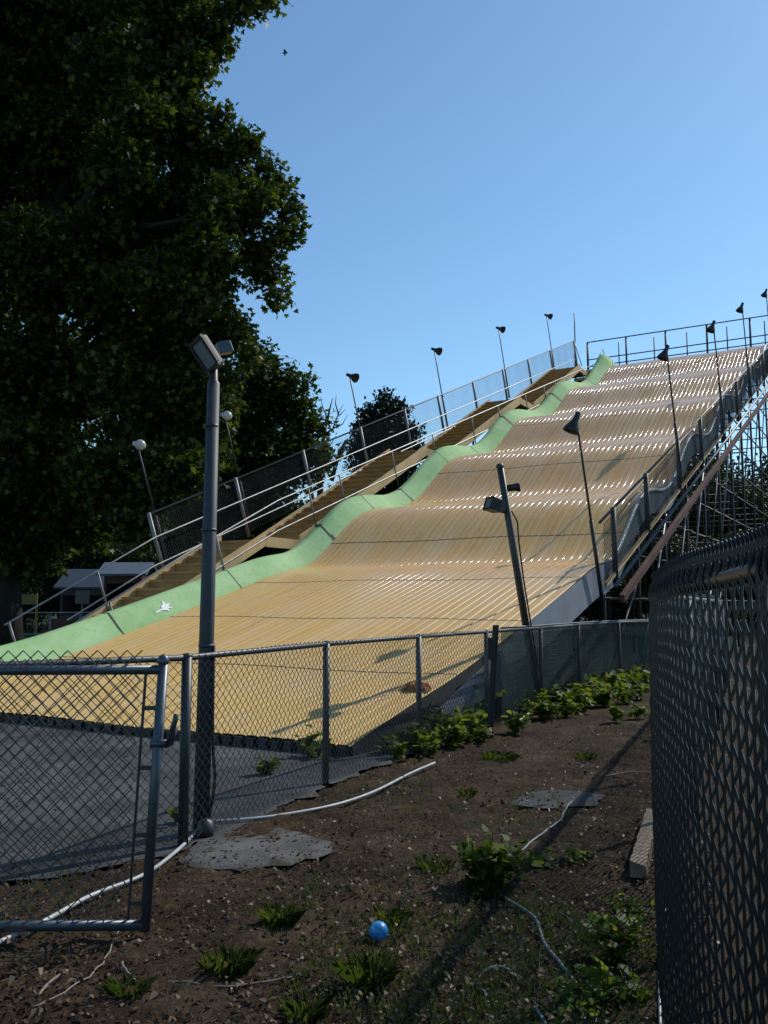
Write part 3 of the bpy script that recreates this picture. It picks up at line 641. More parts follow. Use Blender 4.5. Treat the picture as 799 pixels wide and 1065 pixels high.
c = b+NS*3.27+V3(0.06, 0.02, 0.0); mb = MB(); mb.lathe([(-.03, .001), (-.02, .045), (.09, .05), (.16, .07), (.165, .055), (.12, .001)], c, V3(0.9, -0.15, 0.1), 14); mb.build('spotlight', M['lampblack'], lp, smooth=True)
mb = MB(); q = [b+NS*2.95+V3(.06, 0, 0), b+NS*2.8+V3(.11, -.02, 0), b+NS*2.5+V3(.085, -.02, 0), b+NS*2.0+V3(.068, -.02, 0), b+NS*0.6+V3(.07, -.02, 0)]; mb.tube(q, 0.011, 6); mb.build('cable', M['rubber'], lp, smooth=True)

# ------------------------------------------------------------------ near grey light pole
b = gp(209, 866); np_ = thing('light_pole', b, 'tall blue-grey steel light pole with a square floodlight, beside the gate', 'light pole')
topz = 3.02; lean = V3(0.012, 0, 0)
mb = MB(); mb.tube([b, b+ZZ*1.3+lean, b+ZZ*topz+lean*2], [0.055, 0.050, 0.043], 20); mb.build('pole', M['pole'], np_, smooth=True)
mb = MB()
for zz in (1.22, 2.0, 2.72): mb.lathe([(-.012, .046), (-.01, .054), (.01, .054), (.012, .046)], b+ZZ*zz+lean, ZZ, 20)
mb.build('band', M['darkpost'], np_, smooth=True)
t = b+ZZ*topz+lean*2
mb = MB(); mb.lathe([(0, .043), (.01, .04), (.015, .03), (.11, .026), (.13, .001)], t, ZZ, 14); mb.build('neck', M['darkpost'], np_, smooth=True)
c = t+V3(-0.035, -0.03, 0.21)
aim = V3(-0.5, -0.72, -0.45); aim /= np.linalg.norm(aim)
floodbox(np_, c, aim, 0.075, 0.115, 0.07, M['lampblack'], M['lens'], long=V3(0.5, 0.1, -0.85))
mb = MB(); mb.box(c+V3(.10, .05, .05), V3(.04, .025, .015), V3(-.02, .04, 0), V3(-.015, 0, .04)); mb.build('ballast_box', M['gate'], np_, bevel=0.006)
mb = MB(); mb.tube([t+ZZ*0.10, t+V3(0.045, 0, 0.14), c+V3(.1, .03, -.03)], 0.014, 6); mb.build('yoke', M['galv'], np_, smooth=True)
mb = MB(); x = V3(.066, -.02, 0); mb.tube([b+x+ZZ*1.22, b+x+ZZ*0.75, b+x+V3(.01, 0, .5), b+x+V3(.025, 0, .36), b+x+V3(.012, 0, .22), b+x*0.8+ZZ*0.1], 0.011, 7); mb.build('conduit', M['rubber'], np_, smooth=True)
mb = MB(); mb.lathe([(0, .001), (0, .055), (.05, .06), (.1, .045), (.12, .001)], b+V3(.05, -.1, 0.0), ZZ, 14); mb.build('junction_box', M['darkpost'], np_, smooth=True)

# ------------------------------------------------------------------ chain-link fence in the middle
FP = [(-3.0, 4.18), (-2.2, 4.92), (-1.25, 5.68), (-0.49, 7.6), (0.36, 9.3), (1.25, 10.9), (2.21, 12.6), (3.16, 14.5), (4.32, 16.4), (6.4, 18.4)]
mf = thing('chain_link_fence', (FP[2][0], FP[2][1], 0), 'waist-high grey chain-link fence in front of the slide, green-screened at its right end', 'fence')
HF = 1.18
for i, (x, y) in enumerate(FP):
    if i == 0: continue
    r_ = 0.033 if i == 2 else 0.03
    mb = MB(); mb.tube([(x, y, 0), (x, y, HF-0.015)], r_, 10); mb.lathe([(0, r_), (0.008, r_*1.06), (0.02, r_*0.8), (0.026, 0.001)], (x, y, HF-0.015), ZZ, 10); mb.build('post', M['darkpost'] if i == 2 else M['galv'], mf, smooth=True)
fpts = [np.array([x, y, 0.0]) for x, y in FP]
mb = MB(); mb.tube([p+ZZ*(HF-0.02)+V3(0, -.0, 0) for p in fpts], 0.021, 8); mb.build('top_rail', M['galv'], mf, smooth=True)
nrm = V3(0.8, -0.5, 0); nrm /= np.linalg.norm(nrm)
chain_link('mesh', M['wire'], mf, [p+nrm*0.03 for p in fpts], HF, r=0.003, sag=0.6, over=0.035)
sb = [fpts[5]*0.7+fpts[6]*0.3]+fpts[6:]
rows = [[p-nrm*0.05+ZZ*h for p in sb] for h in (0.05, 0.4, 0.8, HF+0.01)]
mb = MB(); mb.sheet(rows); mb.build('windscreen', M['screen'], mf)
mb = MB(); mb.tube([p-nrm*0.05+ZZ*(HF+0.012) for p in sb], 0.012, 6); mb.build('screen_hem', M['hose'], mf, smooth=True)

# U-channel post with a reflector box in front of the fence
b = gp(509, 768); up = thing('channel_post', b, 'black steel channel post standing loose in front of the chain-link fence', 'post')
t = b+V3(0.09, 0.02, 1.26); ax = (t-b)/np.linalg.norm(t-b)
mb = MB(); cx = V3(1, 0, 0)
for dx, dy, wx, wy in ((0, 0, .03, .005), (-.03, -.018, .004, .02), (.03, -.018, .004, .02)):
    mb.box((b+t)/2+V3(dx, dy, 0), V3(wx, 0, 0), V3(0, wy, 0), (t-b)/2)
mb.build('channel', M['darkpost'], up)
mb = MB(); mb.box(b+ax*1.0+V3(-.045, -.05, 0), V3(.035, 0, 0), V3(0, .03, 0), V3(0, 0, .12)); mb.build('latch_box', M['rubber'], up, bevel=0.008)

# ------------------------------------------------------------------ open gate at the left
GY = 4.17; gx0, gx1 = -2.95, -1.06; gz0, gz1 = 0.055, 1.235
gate = thing('chain_link_gate', (gx0, GY, 0), 'open blue-grey tube gate with chain-link infill at the left edge', 'gate')
sh = lambda x, z: V3(x+0.045*(z-gz0)+(-0.02), GY-0.008*(gx1-x), z+0.004*(x-gx1))
mb = MB(); e = [sh(gx0, gz0), sh(gx1, gz0), sh(gx1, gz1-0.02)]
mb.tube([sh(gx0, gz0), sh(gx1, gz0)], 0.024, 12); mb.tube([sh(gx0, gz1-0.04), sh(gx1, gz1-0.04)], 0.022, 12)
mb.tube([sh(gx1, gz0-0.024), sh(gx1, gz1-0.01)], 0.024, 12); mb.tube([sh(gx0, gz0-0.024), sh(gx0, gz1)], 0.024, 12)
mb.lathe([(0, .026), (.012, .03), (.035, .022), (.045, .001)], sh(gx1, gz1-0.012), ZZ, 12)
mb.build('frame', M['gate'], gate, smooth=True)
bs = [sh(x, 0.06)+V3(0, 0.012, 0) for x in (gx0, gx1-0.075)]
tv = (sh(0, 1.0)-sh(0, 0.0)); chain_link('mesh', M['wire'], gate, bs, gz1-0.065, topvec=[tv, tv], step=0.035, r=0.0034, over=0.055, z0=0.0)
mb = MB(); mb.tube([sh(gx1-0.078, gz0), sh(gx1-0.078, gz1-0.05)], 0.007, 6)
for zz in (0.15, 0.45, 0.75, 1.02): mb.box(sh(gx1-0.04, zz), V3(.045, 0, 0), V3(0, .004, 0), ZZ*0.01)
mb.build('tension_bar', M['darkpost'], gate)
mb = MB(); l0 = sh(gx1, 0.86); mb.tube([l0+V3(-.03, -.01, 0), l0+V3(.05, -.01, 0)], 0.02, 8); mb.tube([l0+V3(.05, -.02, -.01), l0+V3(.085, -.03, .11), l0+V3(.09, -.03, .135)], 0.013, 8)
mb.tube([l0+V3(.05, .03, -.01), l0+V3(.075, .04, .07)], 0.013, 8); mb.build('fork_latch', M['gate'], gate, smooth=True)
mb = MB(); q = sh(-1.63, gz0); mb.tube([q+ZZ*0.02, q-ZZ*0.05], 0.012, 8); mb.box(q, V3(.05, 0, 0), V3(0, .032, 0), ZZ*.012); mb.build('drop_stop', M['darkpost'], gate)
mb = MB(); mb.tube([(gx0-0.09, GY, 0), (gx0-0.09, GY, 1.35)], 0.042, 12); mb.lathe([(0, .042), (.02, .045), (.05, .001)], (gx0-0.09, GY, 1.35), ZZ, 12)
tag(mb.build('hinge_post', M['galv'], None, True, origin=(gx0-0.09, GY, 0)), 'grey round hinge post that carries the open gate', 'post')

# ------------------------------------------------------------------ tall near fence on the right
RP = [(0.18, -1.2), (0.30, 0.0), (0.586, 1.35), (0.77, 2.25), (0.945, 3.12), (1.31, 4.25), (1.72, 5.3), (2.6, 7.45), (3.8, 10.4), (5.0, 13.3), (6.4, 16.9), (6.9, 18.2)]
# smooth the line
rp = np.array(RP); cum = np.r_[0, np.cumsum(np.linalg.norm(np.diff(rp, axis=0), axis=1))]; tt = np.linspace(0, cum[-1], 60)
rx, ry = np.interp(tt, cum, rp[:, 0]), np.interp(tt, cum, rp[:, 1])
for _ in range(2):
    rx[1:-1] = (rx[:-2]+2*rx[1:-1]+rx[2:])/4; ry[1:-1] = (ry[:-2]+2*ry[1:-1]+ry[2:])/4
rx[ry > 1.5] -= 0.022*np.clip((ry[ry > 1.5]-1.5)/1.5, 0, 1); rbase = np.stack([rx, ry, rx*0], -1); HR = 1.60
rf = thing('tall_chain_link_fence', (RP[4][0], RP[4][1], 0), 'tall dark chain-link fence close by along the right edge', 'fence')
tvz = np.stack([rx*0, rx*0, np.interp(ry, [1.4, 3.1], [1.0, 0.984])], -1)
chain_link('mesh', M['vinyl'], rf, rbase, HR, topvec=tvz, step=0.041, r=0.0036, over=0.035, z0=0.0, sag=0.4)
chain_link('knuckles', M['vinyl'], rf, rbase+V3(0.012, 0, 0), HR, topvec=tvz, step=0.0205, r=0.0042, over=0.04, z0=HR-0.045, sag=0.4)
tg = np.gradient(rbase, axis=0); tg /= np.linalg.norm(tg, axis=1)[:, None]; rn = np.stack([tg[:, 1], -tg[:, 0], tg[:, 2]], -1)
rb2 = rbase+rn*0.032
mb = MB(); mb.tube([p+q*(HR-0.04) for p, q in zip(rb2, tvz)], 0.02, 10); mb.build('top_rail', M['darkpost'], rf, smooth=True)
mb = MB(); mb.tube([p+ZZ*0.03-q*0.012 for p, q in zip(rbase, rn)][8:], 0.006, 6); mb.build('bottom_wire', M['rail'], rf, smooth=True)
for i in range(1, 60, 7):
    mb = MB(); p = rb2[i]+rn[i]*0.02; mb.tube([p, p+tvz[i]*(HR-0.05)], 0.024, 10); mb.build('post', M['darkpost'], rf, smooth=True)

# ------------------------------------------------------------------ low railing fence far left
lf = thing('low_wire_fence', (-15, 27, 0), 'low grey two-rail wire fence behind the foot of the slide at far left', 'fence')
lp_ = [V3(-20, 26.5, 0), V3(-14.5, 28.5, 0), V3(-11.0, 30.5, 0), V3(-6.5, 34.5, 0)]
for zz in (1.2, 0.48):
    mb = MB(); mb.tube([p+ZZ*zz for p in lp_], 0.028, 6); mb.build('rail', M['rail'], lf, smooth=True)
for q in (0.1, 0.5, 0.9):
    for i in range(3):
        p = lp_[i]*(1-q)+lp_[i+1]*q; mb = MB(); mb.tube([p, p+ZZ*1.22], 0.03, 6); mb.build('post', M['postgrey'], lf, smooth=True)
chain_link('mesh', M['wire'], lf, lp_, 1.2, step=0.06, r=0.003, over=0, sides=3)

# ------------------------------------------------------------------ ground
xs = np.unique(np.r_[-400, -200, -100, -60, -40, -25, -15, -10, -7, np.arange(-5, 7.01, 0.06), 9, 12, 16, 25, 40, 70, 120, 200, 400])
ys = np.unique(np.r_[-60, -30, -15, -6, -3, -1, 0, 1.0, np.arange(1.6, 11.0, 0.06), np.arange(11, 19, 0.25), 20, 24, 30, 40, 60, 90, 140, 220, 400, 800])
gx, gy = np.meshgrid(xs, ys, indexing='ij')
gz = -0.004+0.010*np.sin(gx*3.1+1.3*np.sin(gy*2.3))*np.sin(gy*2.7+0.7)+0.007*np.sin(gx*9.7+gy*3.3)*np.sin(gy*8.1)+0.010*RNG.normal(size=gx.shape)+0.012*np.sin(gx*1.9-gy*1.4+2*np.sin(gx*.7))*np.sin(gy*1.3+gx*.5)
fade = np.clip((14-gy)/4, 0, 1)*np.clip((gx+4.8)/1.0, 0, 1)*np.clip((6.9-gx)/1.0, 0, 1)
# inside the asphalt yard the earth lies lower
def inside(poly, x, y):
    res = np.zeros(x.shape, bool); n = len(poly); j = n-1
    for i in range(n):
        xi, yi = poly[i]; xj, yj = poly[j]
        res ^= ((yi > y) != (yj > y)) & (x < (xj-xi)*(y-yi)/(yj-yi+1e-12)+xi); j = i
    return res
yard = [(-30, 2.0), (-5.0, 2.6), (-3.0, 4.1), (-2.2, 4.8), (-1.2, 5.55), (-0.75, 6.75), (-0.42, 7.6), (-0.05, 8.4), (0.4, 9.3), (0.9, 10.6), (0.2, 13), (-3, 20), (-20, 22)]
gz = gz*fade-0.02*inside(yard, gx, gy)
gi = np.arange(gx.size).reshape(gx.shape)
g = np_mesh('ground', np.stack([gx, gy, gz], -1).reshape(-1, 3), np.stack([gi[:-1, :-1], gi[1:, :-1], gi[1:, 1:], gi[:-1, 1:]], -1).reshape(-1, 4), M['ground'], smooth=True)
tag(g, None, None, kind='structure')
mb = MB(); 
yp = []
for i in range(len(yard)):
    a, b_ = np.array(yard[i]), np.array(yard[(i+1) % len(yard)]); n = max(1, int(np.linalg.norm(b_-a)/0.06)) if i in range(2, 9) else 1
    for k in range(n):
        p = a+(b_-a)*k/n; yp.append((p[0]+(random.gauss(0, .01)+.05*math.sin(k*.43+i)+.03*math.sin(k*1.17) if n > 1 else 0), p[1]+(random.gauss(0, .01)+.04*math.sin(k*.61) if n > 1 else 0), 0.006))
mb.add(yp, [tuple(range(len(yp)))]); tag(mb.build('asphalt_yard', M['asphalt']), None, None, kind='structure')
# worn concrete pad at the pole
pad = [(183, 897), (200, 882), (216, 872), (250, 864), (292, 862), (318, 868), (346, 878), (349, 885), (330, 893), (300, 900), (262, 905), (225, 906)]
pc = np.array([gp(*q) for q in pad]); cc = pc.mean(0); ring = []
for i in range(len(pc)):
    for k in range(4):
        p = pc[i]+(pc[(i+1) % len(pc)]-pc[i])*k/4; w_ = i*4+k; ring.append(p+np.r_[RNG.normal(size=2)*0.006+np.array([math.sin(w_*.9), math.cos(w_*1.3)])*.02, 0])
n = len(ring); vs = [p+ZZ*0.005 for p in ring]+[cc+(p-cc)*0.93+ZZ*0.013 for p in ring]+[cc+(p-cc)*0.5+ZZ*0.016 for p in ring]+[cc+ZZ*0.017]
fs_ = [(i, (i+1) % n, n+(i+1) % n, n+i) for i in range(n)]+[(n+i, n+(i+1) % n, 2*n+(i+1) % n, 2*n+i) for i in range(n)]+[(2*n+i, 2*n+(i+1) % n, 3*n) for i in range(n)]
mb = MB(); mb.add(vs, fs_); tag(mb.build('concrete_pad', M['concrete'], None, True), None, None, kind='structure')
p2 = [gp(*q) for q in ((533, 838), (545, 826), (590, 822), (628, 828), (620, 838), (575, 842))]
mb = MB(); p2c = sum(p2)/6; pr = []
for i in range(6):
    for k in range(5): q = p2[i]+(p2[(i+1) % 6]-p2[i])*k/5; pr.append(q+(q-p2c)*(RNG.normal()*0.03+0.06*math.sin(i*5.0+k)))
mb.add([p+ZZ*0.008 for p in pr], [tuple(range(30))]); tag(mb.build('flat_stone', M['stone'], None, origin=p2[0]), 'flat grey slab sunk flush in the dirt right of the hose end', 'slab')

# ------------------------------------------------------------------ things lying on the ground
def lying(name, pix, r, m, label, cat, zoff=None, n=8, group=None, wob=0.0):
    if name == 'plastic_pipe': r *= 0.68
    if name == 'garden_hose': r *= 0.62; wob *= 0.5
    pts = [gp(*q)+ZZ*((r if zoff is None else zoff)+0.012) for q in pix]
    if name == 'garden_hose': pts[0][2] -= 0.03; pts[-1][2] -= 0.03
    fine = []
    for i in range(len(pts)-1):
        for k in range(5):
            t = k/5; p0 = pts[max(i-1, 0)]; p1 = pts[i]; p2 = pts[i+1]; p3 = pts[min(i+2, len(pts)-1)]
            fine.append(0.5*((2*p1)+(-p0+p2)*t+(2*p0-5*p1+4*p2-p3)*t*t+(-p0+3*p1-3*p2+p3)*t**3)+V3(*(RNG.normal(size=2)*wob), 0))
    fine.append(pts[-1]); mb = MB(); mb.tube(fine, r, n)
    return tag(mb.build(name, m, None, True, origin=pts[0]), label, cat, group)
lying('plastic_pipe', [(-40, 1003), (0, 985), (50, 961), (95, 936), (150, 914), (185, 888), (206, 867)], 0.0165, M['pvc'], 'white plastic pipe running under the gate to the pole foot', 'pipe')
lying('plastic_pipe', [(222, 858), (262, 855), (300, 850), (350, 840), (390, 826), (425, 808), (452, 796)], 0.0165, M['pvc'], 'white plastic pipe running right from the pole foot along the fence', 'pipe')
lying('plastic_pipe', [(536, 758), (545, 751), (553, 745)], 0.02, M['pvc'], 'short bright white pipe end sticking out of the weeds', 'pipe', zoff=0.05)
lying('garden_hose', [(602, 822), (588, 845), (584, 855), (570, 866), (555, 877), (538, 888)], 0.0125, M['hose'], 'pale hose piece curving behind the leafy bush', 'hose', wob=0.004)
lying('garden_hose', [(515, 926), (530, 941), (546, 951), (558, 962), (566, 985), (583, 1007), (601, 1023)], 0.0125, M['hose'], 'longest pale hose piece snaking from the bush toward the viewer', 'hose', wob=0.003)
lying('garden_hose', [(494, 1019), (508, 1013), (524, 1012), (545, 1017)], 0.012, M['hose'], 'short pale hose piece arching flat near the bottom', 'hose', wob=0.003)
lying('garden_hose', [(497, 1026), (504, 1037), (509, 1047)], 0.010, M['hose'], 'stub of pale hose left of the bottom hose end', 'hose', wob=0.002)
lying('garden_hose', [(556, 1044), (558, 1056), (566, 1068), (572, 1080)], 0.012, M['hose'], 'pale hose end at the very bottom edge of the dirt', 'hose', wob=0.002)
lying('dry_stick', [(35, 1052), (60, 1040), (90, 1020), (112, 1000), (125, 970)], 0.004, M['twig'], 'thin curved dry stick below the gate corner', 'stick', wob=0.006, n=5)
lying('dry_stick', [(125, 1005), (135, 1018), (144, 1028)], 0.005, M['twig'], 'short dark dry stick beside the curved one', 'stick', wob=0.004, n=5)
lying('dry_stick', [(40, 1040), (52, 1026), (70, 1014)], 0.006, M['twig'], 'pale straight dry stick at lower left', 'stick', n=5)
lying('dry_stick', [(165, 1025), (250, 1030), (310, 1018)], 0.004, M['twig'], 'long faint dry stick across the lower left dirt', 'stick', wob=0.01, n=5)
lying('dry_stick', [(630, 810), (655, 805), (676, 806)], 0.007, M['twig'], 'dry stick lying near the weathered board', 'stick', wob=0.006, n=5)
# board
a, b_ = gp(664, 914)+ZZ*0.05, gp(680, 856)+ZZ*0.06; d = (b_-a)/np.linalg.norm(b_-a); sd = np.cross(d, ZZ); sd /= np.linalg.norm(sd)
mb = MB()
NB = 14
rows = []
for i in range(NB+1):
    p = a+(b_-a)*i/NB; w = 0.045+0.004*math.sin(i*2.3); e = -0.012 if i == 0 else 0
    rows.append([p-sd*w+ZZ*(0.035), p+sd*w*(0.96)+ZZ*(0.035+e), p+sd*w-ZZ*0.045, p-sd*w-ZZ*0.045, p-sd*w+ZZ*0.035])
rows[0][0] += d*0.03; rows[0][4] = rows[0][0]; rows[0][1] -= d*0.02
mb.sheet(rows); mb.add(rows[0][:4], [(0, 1, 2, 3)]); mb.add(rows[-1][:4], [(3, 2, 1, 0)])
tag(mb.build('wooden_board', M['board'], None, origin=a), 'weathered tan wooden board lying beside the right fence', 'board')
# ball
c = gp(394, 979); rb = 0.043
mb = MB(); mb.lathe([(rb*(1-math.cos(math.pi*i/12)), max(1e-4, rb*math.sin(math.pi*i/12))) for i in range(13)], c, ZZ, 20)
tag(mb.build('ball', M['ball'], None, True, origin=c), 'small bright blue ball on the dirt', 'ball')
# rag on the slide
q = None
for s_ in np.linspace(0.5, 6, 600):
    pass
c = SP(2.35, 0.62, zsm(2.35)+0.05)
def on_slide(px, py):
    v = ray(px, py); best = None
    for t in np.linspace(5, 45, 6000):
        p = V3(0, 0, H)+v*t; s_ = (p-A0)@U
        if s_ > 0 and p[2] <= zsm(s_)+0.03: return p, s_
c, s_c = on_slide(433, 717)
rows = []
for i in range(11):
    rows.append([])
    for j in range(7):
        x, y = (i-5)/5*0.2, (j-3)/3*0.085
        ed = max(abs(i-5)/5, abs(j-3)/3)
        o = (c-A0)@LF-x+RNG.normal()*0.012; s2 = s_c+y+RNG.normal()*0.012+0.03*math.sin(i*1.1)
        rows[-1].append(SP(s2, o, zsm(s2)+0.035+(1-ed**2)*(0.06+0.05*math.sin(i*1.7)*math.cos(j*1.3))+abs(RNG.normal())*0.012))
mb = MB(); mb.sheet(rows); tag(mb.build('crumpled_rag', M['cloth'], None, True, origin=c), 'crumpled rust-orange rag lying low on the yellow slide', 'rag')
# bird
c = at(297, 55, 55.0); mb = MB()
mb.tube([c+V3(-.17, 0, -.03), c+V3(-.1, 0, 0), c+V3(0, 0, .02), c+V3(.1, 0, .03), c+V3(.16, 0, .035)], [0.015, 0.05, 0.07, 0.05, 0.012], 8)
for s_ in (-1, 1):
    w0, w1, w2 = c+V3(.05, 0, .03), c+V3(.03, s_*.16, .12), c+V3(-.06, s_*.34, .02)
    mb.sheet([[w0, w1, w2], [w0+V3(-.13, 0, -.01), w1+V3(-.14, 0, 0), w2+V3(-.05, 0, 0)]])
    mb.sheet([[w0-ZZ*.01, w1-ZZ*.01, w2-ZZ*.005], [w0+V3(-.13, 0, -.02), w1+V3(-.14, 0, -.01), w2+V3(-.05, 0, -.005)]])
mb.sheet([[c+V3(-.14, -.02, -.02), c+V3(-.14, .02, -.02)], [c+V3(-.27, -.05, -.03), c+V3(-.27, .05, -.03)]])
tag(mb.build('bird', M['bird'], None, True, origin=c), 'tiny dark bird flying in the open sky beside the tree', 'bird')

# ------------------------------------------------------------------ plants near the fence and on the dirt
def weed(loc, h, spread, nleaf, size, label, group=None, name='leafy_weed', shape=HEART, rng=RNG, tilt=0.15):
    root = thing(name, loc, label, 'plant', group); b = np.asarray(loc, float); mb = MB(); C = []
    ns = max(4, nleaf//14)
    for i in range(ns):
        a = rng.uniform(0, 2*math.pi); rr = spread*math.sqrt(rng.uniform(0, 1)); t = b+V3(rr*math.cos(a), rr*math.sin(a), h*rng.uniform(0.55, 1.0)*(1-0.35*(rr/spread)**2))
        m_ = b*0.55+t*0.45+V3(0, 0, 0.12*h); mb.tube([b+V3(rng.normal()*0.02, rng.normal()*0.02, 0), m_, t], [0.006, 0.004, 0.002], 5)
        for k in range(nleaf//ns):
            q = rng.uniform(0.25, 1.0); p = (m_+(t-m_)*(q*2-1)) if q > 0.5 else (b+(m_-b)*q*2)
            C.append(p+rng.normal(size=3)*spread*0.16)
    C = np.array(C); C[:, 2] = np.maximum(C[:, 2], b[2]+0.02)
    mb.build('stem', M['leaf_weed'], root)
    leaves('foliage', M['leaf_weed'], root, C, size, shape, tilt=tilt, rng=rng)
    return root
G_W = 'leafy weeds along the foot of the chain-link fence'; LW = 'leafy green weed growing at the foot of the green-screened fence'
wp = [(560, 741, .34), (581, 737, .3), (601, 741, .36), (612, 731, .4), (628, 735, .34), (640, 724, .42), (655, 722, .38), (667, 716, .36), (590, 728, .36), (623, 722, .34), (548, 746, .25), (652, 732, .26), (568, 748, .3), (620, 728, .34), (633, 718, .34), (575, 732, .34), (606, 735, .3), (646, 716, .34), (662, 728, .3), (588, 746, .22)]
protos = []
for i, (x, y, h) in enumerate(wp):
    p = gp(x, y)
    if i < 4: protos.append(weed(p, h, h*0.75, 130, 0.10, LW, G_W))
    else:
        c = copy_tree(protos[i % 4]); c.location = tuple(p); c.rotation_euler = (0, 0, i*1.3); s_ = h/(0.35); c.scale = (s_, s_, s_); c['label'] = LW
LWL = 'ragged leafy weed at the fence foot, left of the black channel post'
for i, (x, y, h) in enumerate([(405, 783, .2), (425, 779, .26), (455, 776, .24), (482, 770, .3), (448, 786, .16), (490, 764, .32), (463, 768, .34), (500, 772, .2)]):
    c = copy_tree(protos[i % 4]); c.location = tuple(gp(x, y)); c.rotation_euler = (0, 0, 2+i*1.7); s_ = h/0.35; c.scale = (s_, s_, s_); c['label'] = LWL; c['group'] = 'ragged weeds left of the channel post'
for (x, y, h, lab) in [(470, 778, .33, 'leafy weed left of the black channel post, partly behind the fence'), (497, 756, .5, 'taller leafy weed just left of the black channel post, by the slide panel'),
                       (535, 764, .28, 'low leafy weed between the channel post and the white pipe end'), (412, 790, .2, 'small weed under the second thin fence post'),
                       (440, 782, .28, 'ragged weed between two thin fence posts, below the slide corner'), (325, 788, .27, 'upright weed growing at the lip of the slide'), (278, 806, .16, 'small pale-leaved sprig behind the fence near the light pole'),
                       (640, 752, .2, 'isolated low weed clump on the dirt, left of two'), (662, 748, .2, 'isolated low weed clump on the dirt beside the tall fence')]:
    weed(gp(x, y), h, h*0.7, 90 if h > .25 else 50, 0.075, lab)
weed(gp(512, 922), 0.31, 0.2, 420, 0.05, 'round leafy bush standing in the middle of the dirt', name='small_bush')
weed(gp(643, 1000), 0.24, 0.16, 200, 0.04, 'spreading leafy weed low at the right, near the tall fence', tilt=0.0)
weed(gp(640, 1040), 0.12, 0.16, 80, 0.04, 'low dark weed at the bottom right beside the tall fence', tilt=0.0)
for (x, y, h, lab) in [(602, 895, .07, 'flat green weed patch right of the round bush'), (566, 902, .06, 'sparse low weed just right of the round bush'), (652, 952, .1, 'low weed against the tall fence foot below the board'), (600, 1048, .07, 'low weed at the bottom edge right of the last hose end')]:
    weed(gp(x, y), h, 0.16, 110, 0.03, lab, tilt=0.0)
weed(gp(186, 858), 0.12, 0.1, 40, 0.05, 'dry small weed at the foot of the light pole', tilt=0.3)
G_S = 'dark shrubs added behind the tall fence'; LSH = 'dark leafy shrub added behind the tall right fence to darken the view through it'
sp0 = None  # invented shrubs, added so that leaves and shadows darken the view through the fence
for i, (x, y, h) in enumerate([(4.3, 4.6, 1.35), (3.3, 2.6, 1.2), (5.2, 6.4, 1.4), (6.2, 8.6, 1.4), (7.2, 11.0, 1.4), (2.6, 1.2, 1.1), (3.8, 3.6, 1.25), (8.4, 13.5, 1.4), (5.6, 7.6, 1.2)]):
    if sp0 is None:
        sp0 = thing('shrub', (x, y, 0), LSH, 'shrub', G_S); b = V3(x, y, 0); mb = MB()
        for k in range(9): a = k*0.7; mb.tube([b, b+V3(.25*math.cos(a), .25*math.sin(a), .6), b+V3(.6*math.cos(a), .6*math.sin(a), 1.1)], [.02, .014, .005], 5)
        mb.build('stem', M['bark'], sp0)
        leaves('foliage', M['leaf_far'], sp0, lobe_points([(b+V3(0, 0, .6), (.85, .85, .62)), (b+V3(.3, -.3, .9), (.5, .5, .4)), (b+V3(-.4, .2, .5), (.5, .5, .45))], 60, clump=0.1, per=14), 0.1, OVAL)
        continue
    c = copy_tree(sp0); c.location = (x, y, 0); c.rotation_euler = (0, 0, i*1.3); c.scale = (1, 1, h/1.35)
def tuft(loc, h, spread, n, label, rng=RNG, obj_name='grass_tuft'):
    b = np.asarray(loc, float); a = rng.uniform(0, 2*math.pi, n); rr = spread*np.sqrt(rng.uniform(0, 1, n))
    C = b+np.stack([rr*np.cos(a), rr*np.sin(a), 0*a+0.005], -1); hh = h*rng.uniform(0.3, 1.15, n); ln = 0.1+0.75*rng.uniform(0, 1, n)
    az = a+rng.normal(size=n)*0.8; dx = np.stack([np.cos(az), np.sin(az), 0*az], -1); sd = np.stack([-np.sin(az), np.cos(az), 0*az], -1)
    w = 0.0012+0.0022*rng.uniform(0, 1, n)
    mid = C+dx*(hh*ln*0.35)[:, None]+ZZ*(hh*0.6)[:, None]; tip = C+dx*(hh*ln)[:, None]+ZZ*(hh*(1-0.35*ln))[:, None]
    V = np.stack([C-sd*w[:, None], C+sd*w[:, None], mid+sd*w[:, None]*0.8, tip, mid-sd*w[:, None]*0.8], 1)
    o = np_mesh(obj_name, V.reshape(-1, 3), np.arange(n*5).reshape(n, 5), M['blade'], origin=b)
    return tag(o, label, 'grass') if label else o
for (x, y, h, sp, n, lab) in [(292, 962, .13, .09, 160, 'grass tuft on the dirt between gate corner and blue ball'), (385, 1022, .15, .1, 190, 'grass tuft just below the blue ball'),
                              (237, 1012, .13, .1, 150, 'dark grass tuft at lower left, right of the dry stick'), (318, 1060, .11, .09, 120, 'grass tuft at the bottom edge of the picture'),
                              (406, 960, .09, .1, 90, 'faint low grass just above right of the blue ball'), (135, 1036, .1, .08, 80, 'sparse grass tuft at the lower left among sticks'),
                              (452, 905, .09, .12, 110, 'thin grass patch left of the round bush'), (505, 930, .09, .12, 120, 'grass growing under the round bush'),
                              (520, 790, .1, .2, 260, 'wide low grass patch in front of the white pipe end'), (487, 828, .08, .07, 60, 'small lone grass tuft on bare dirt below the white pipe'),
                              (610, 790, .1, .12, 120, 'grass clump on bare dirt right of centre, above the flat slab')]:
    tuft(gp(x, y), h*0.75, sp*0.85, int(n*1.3), lab)
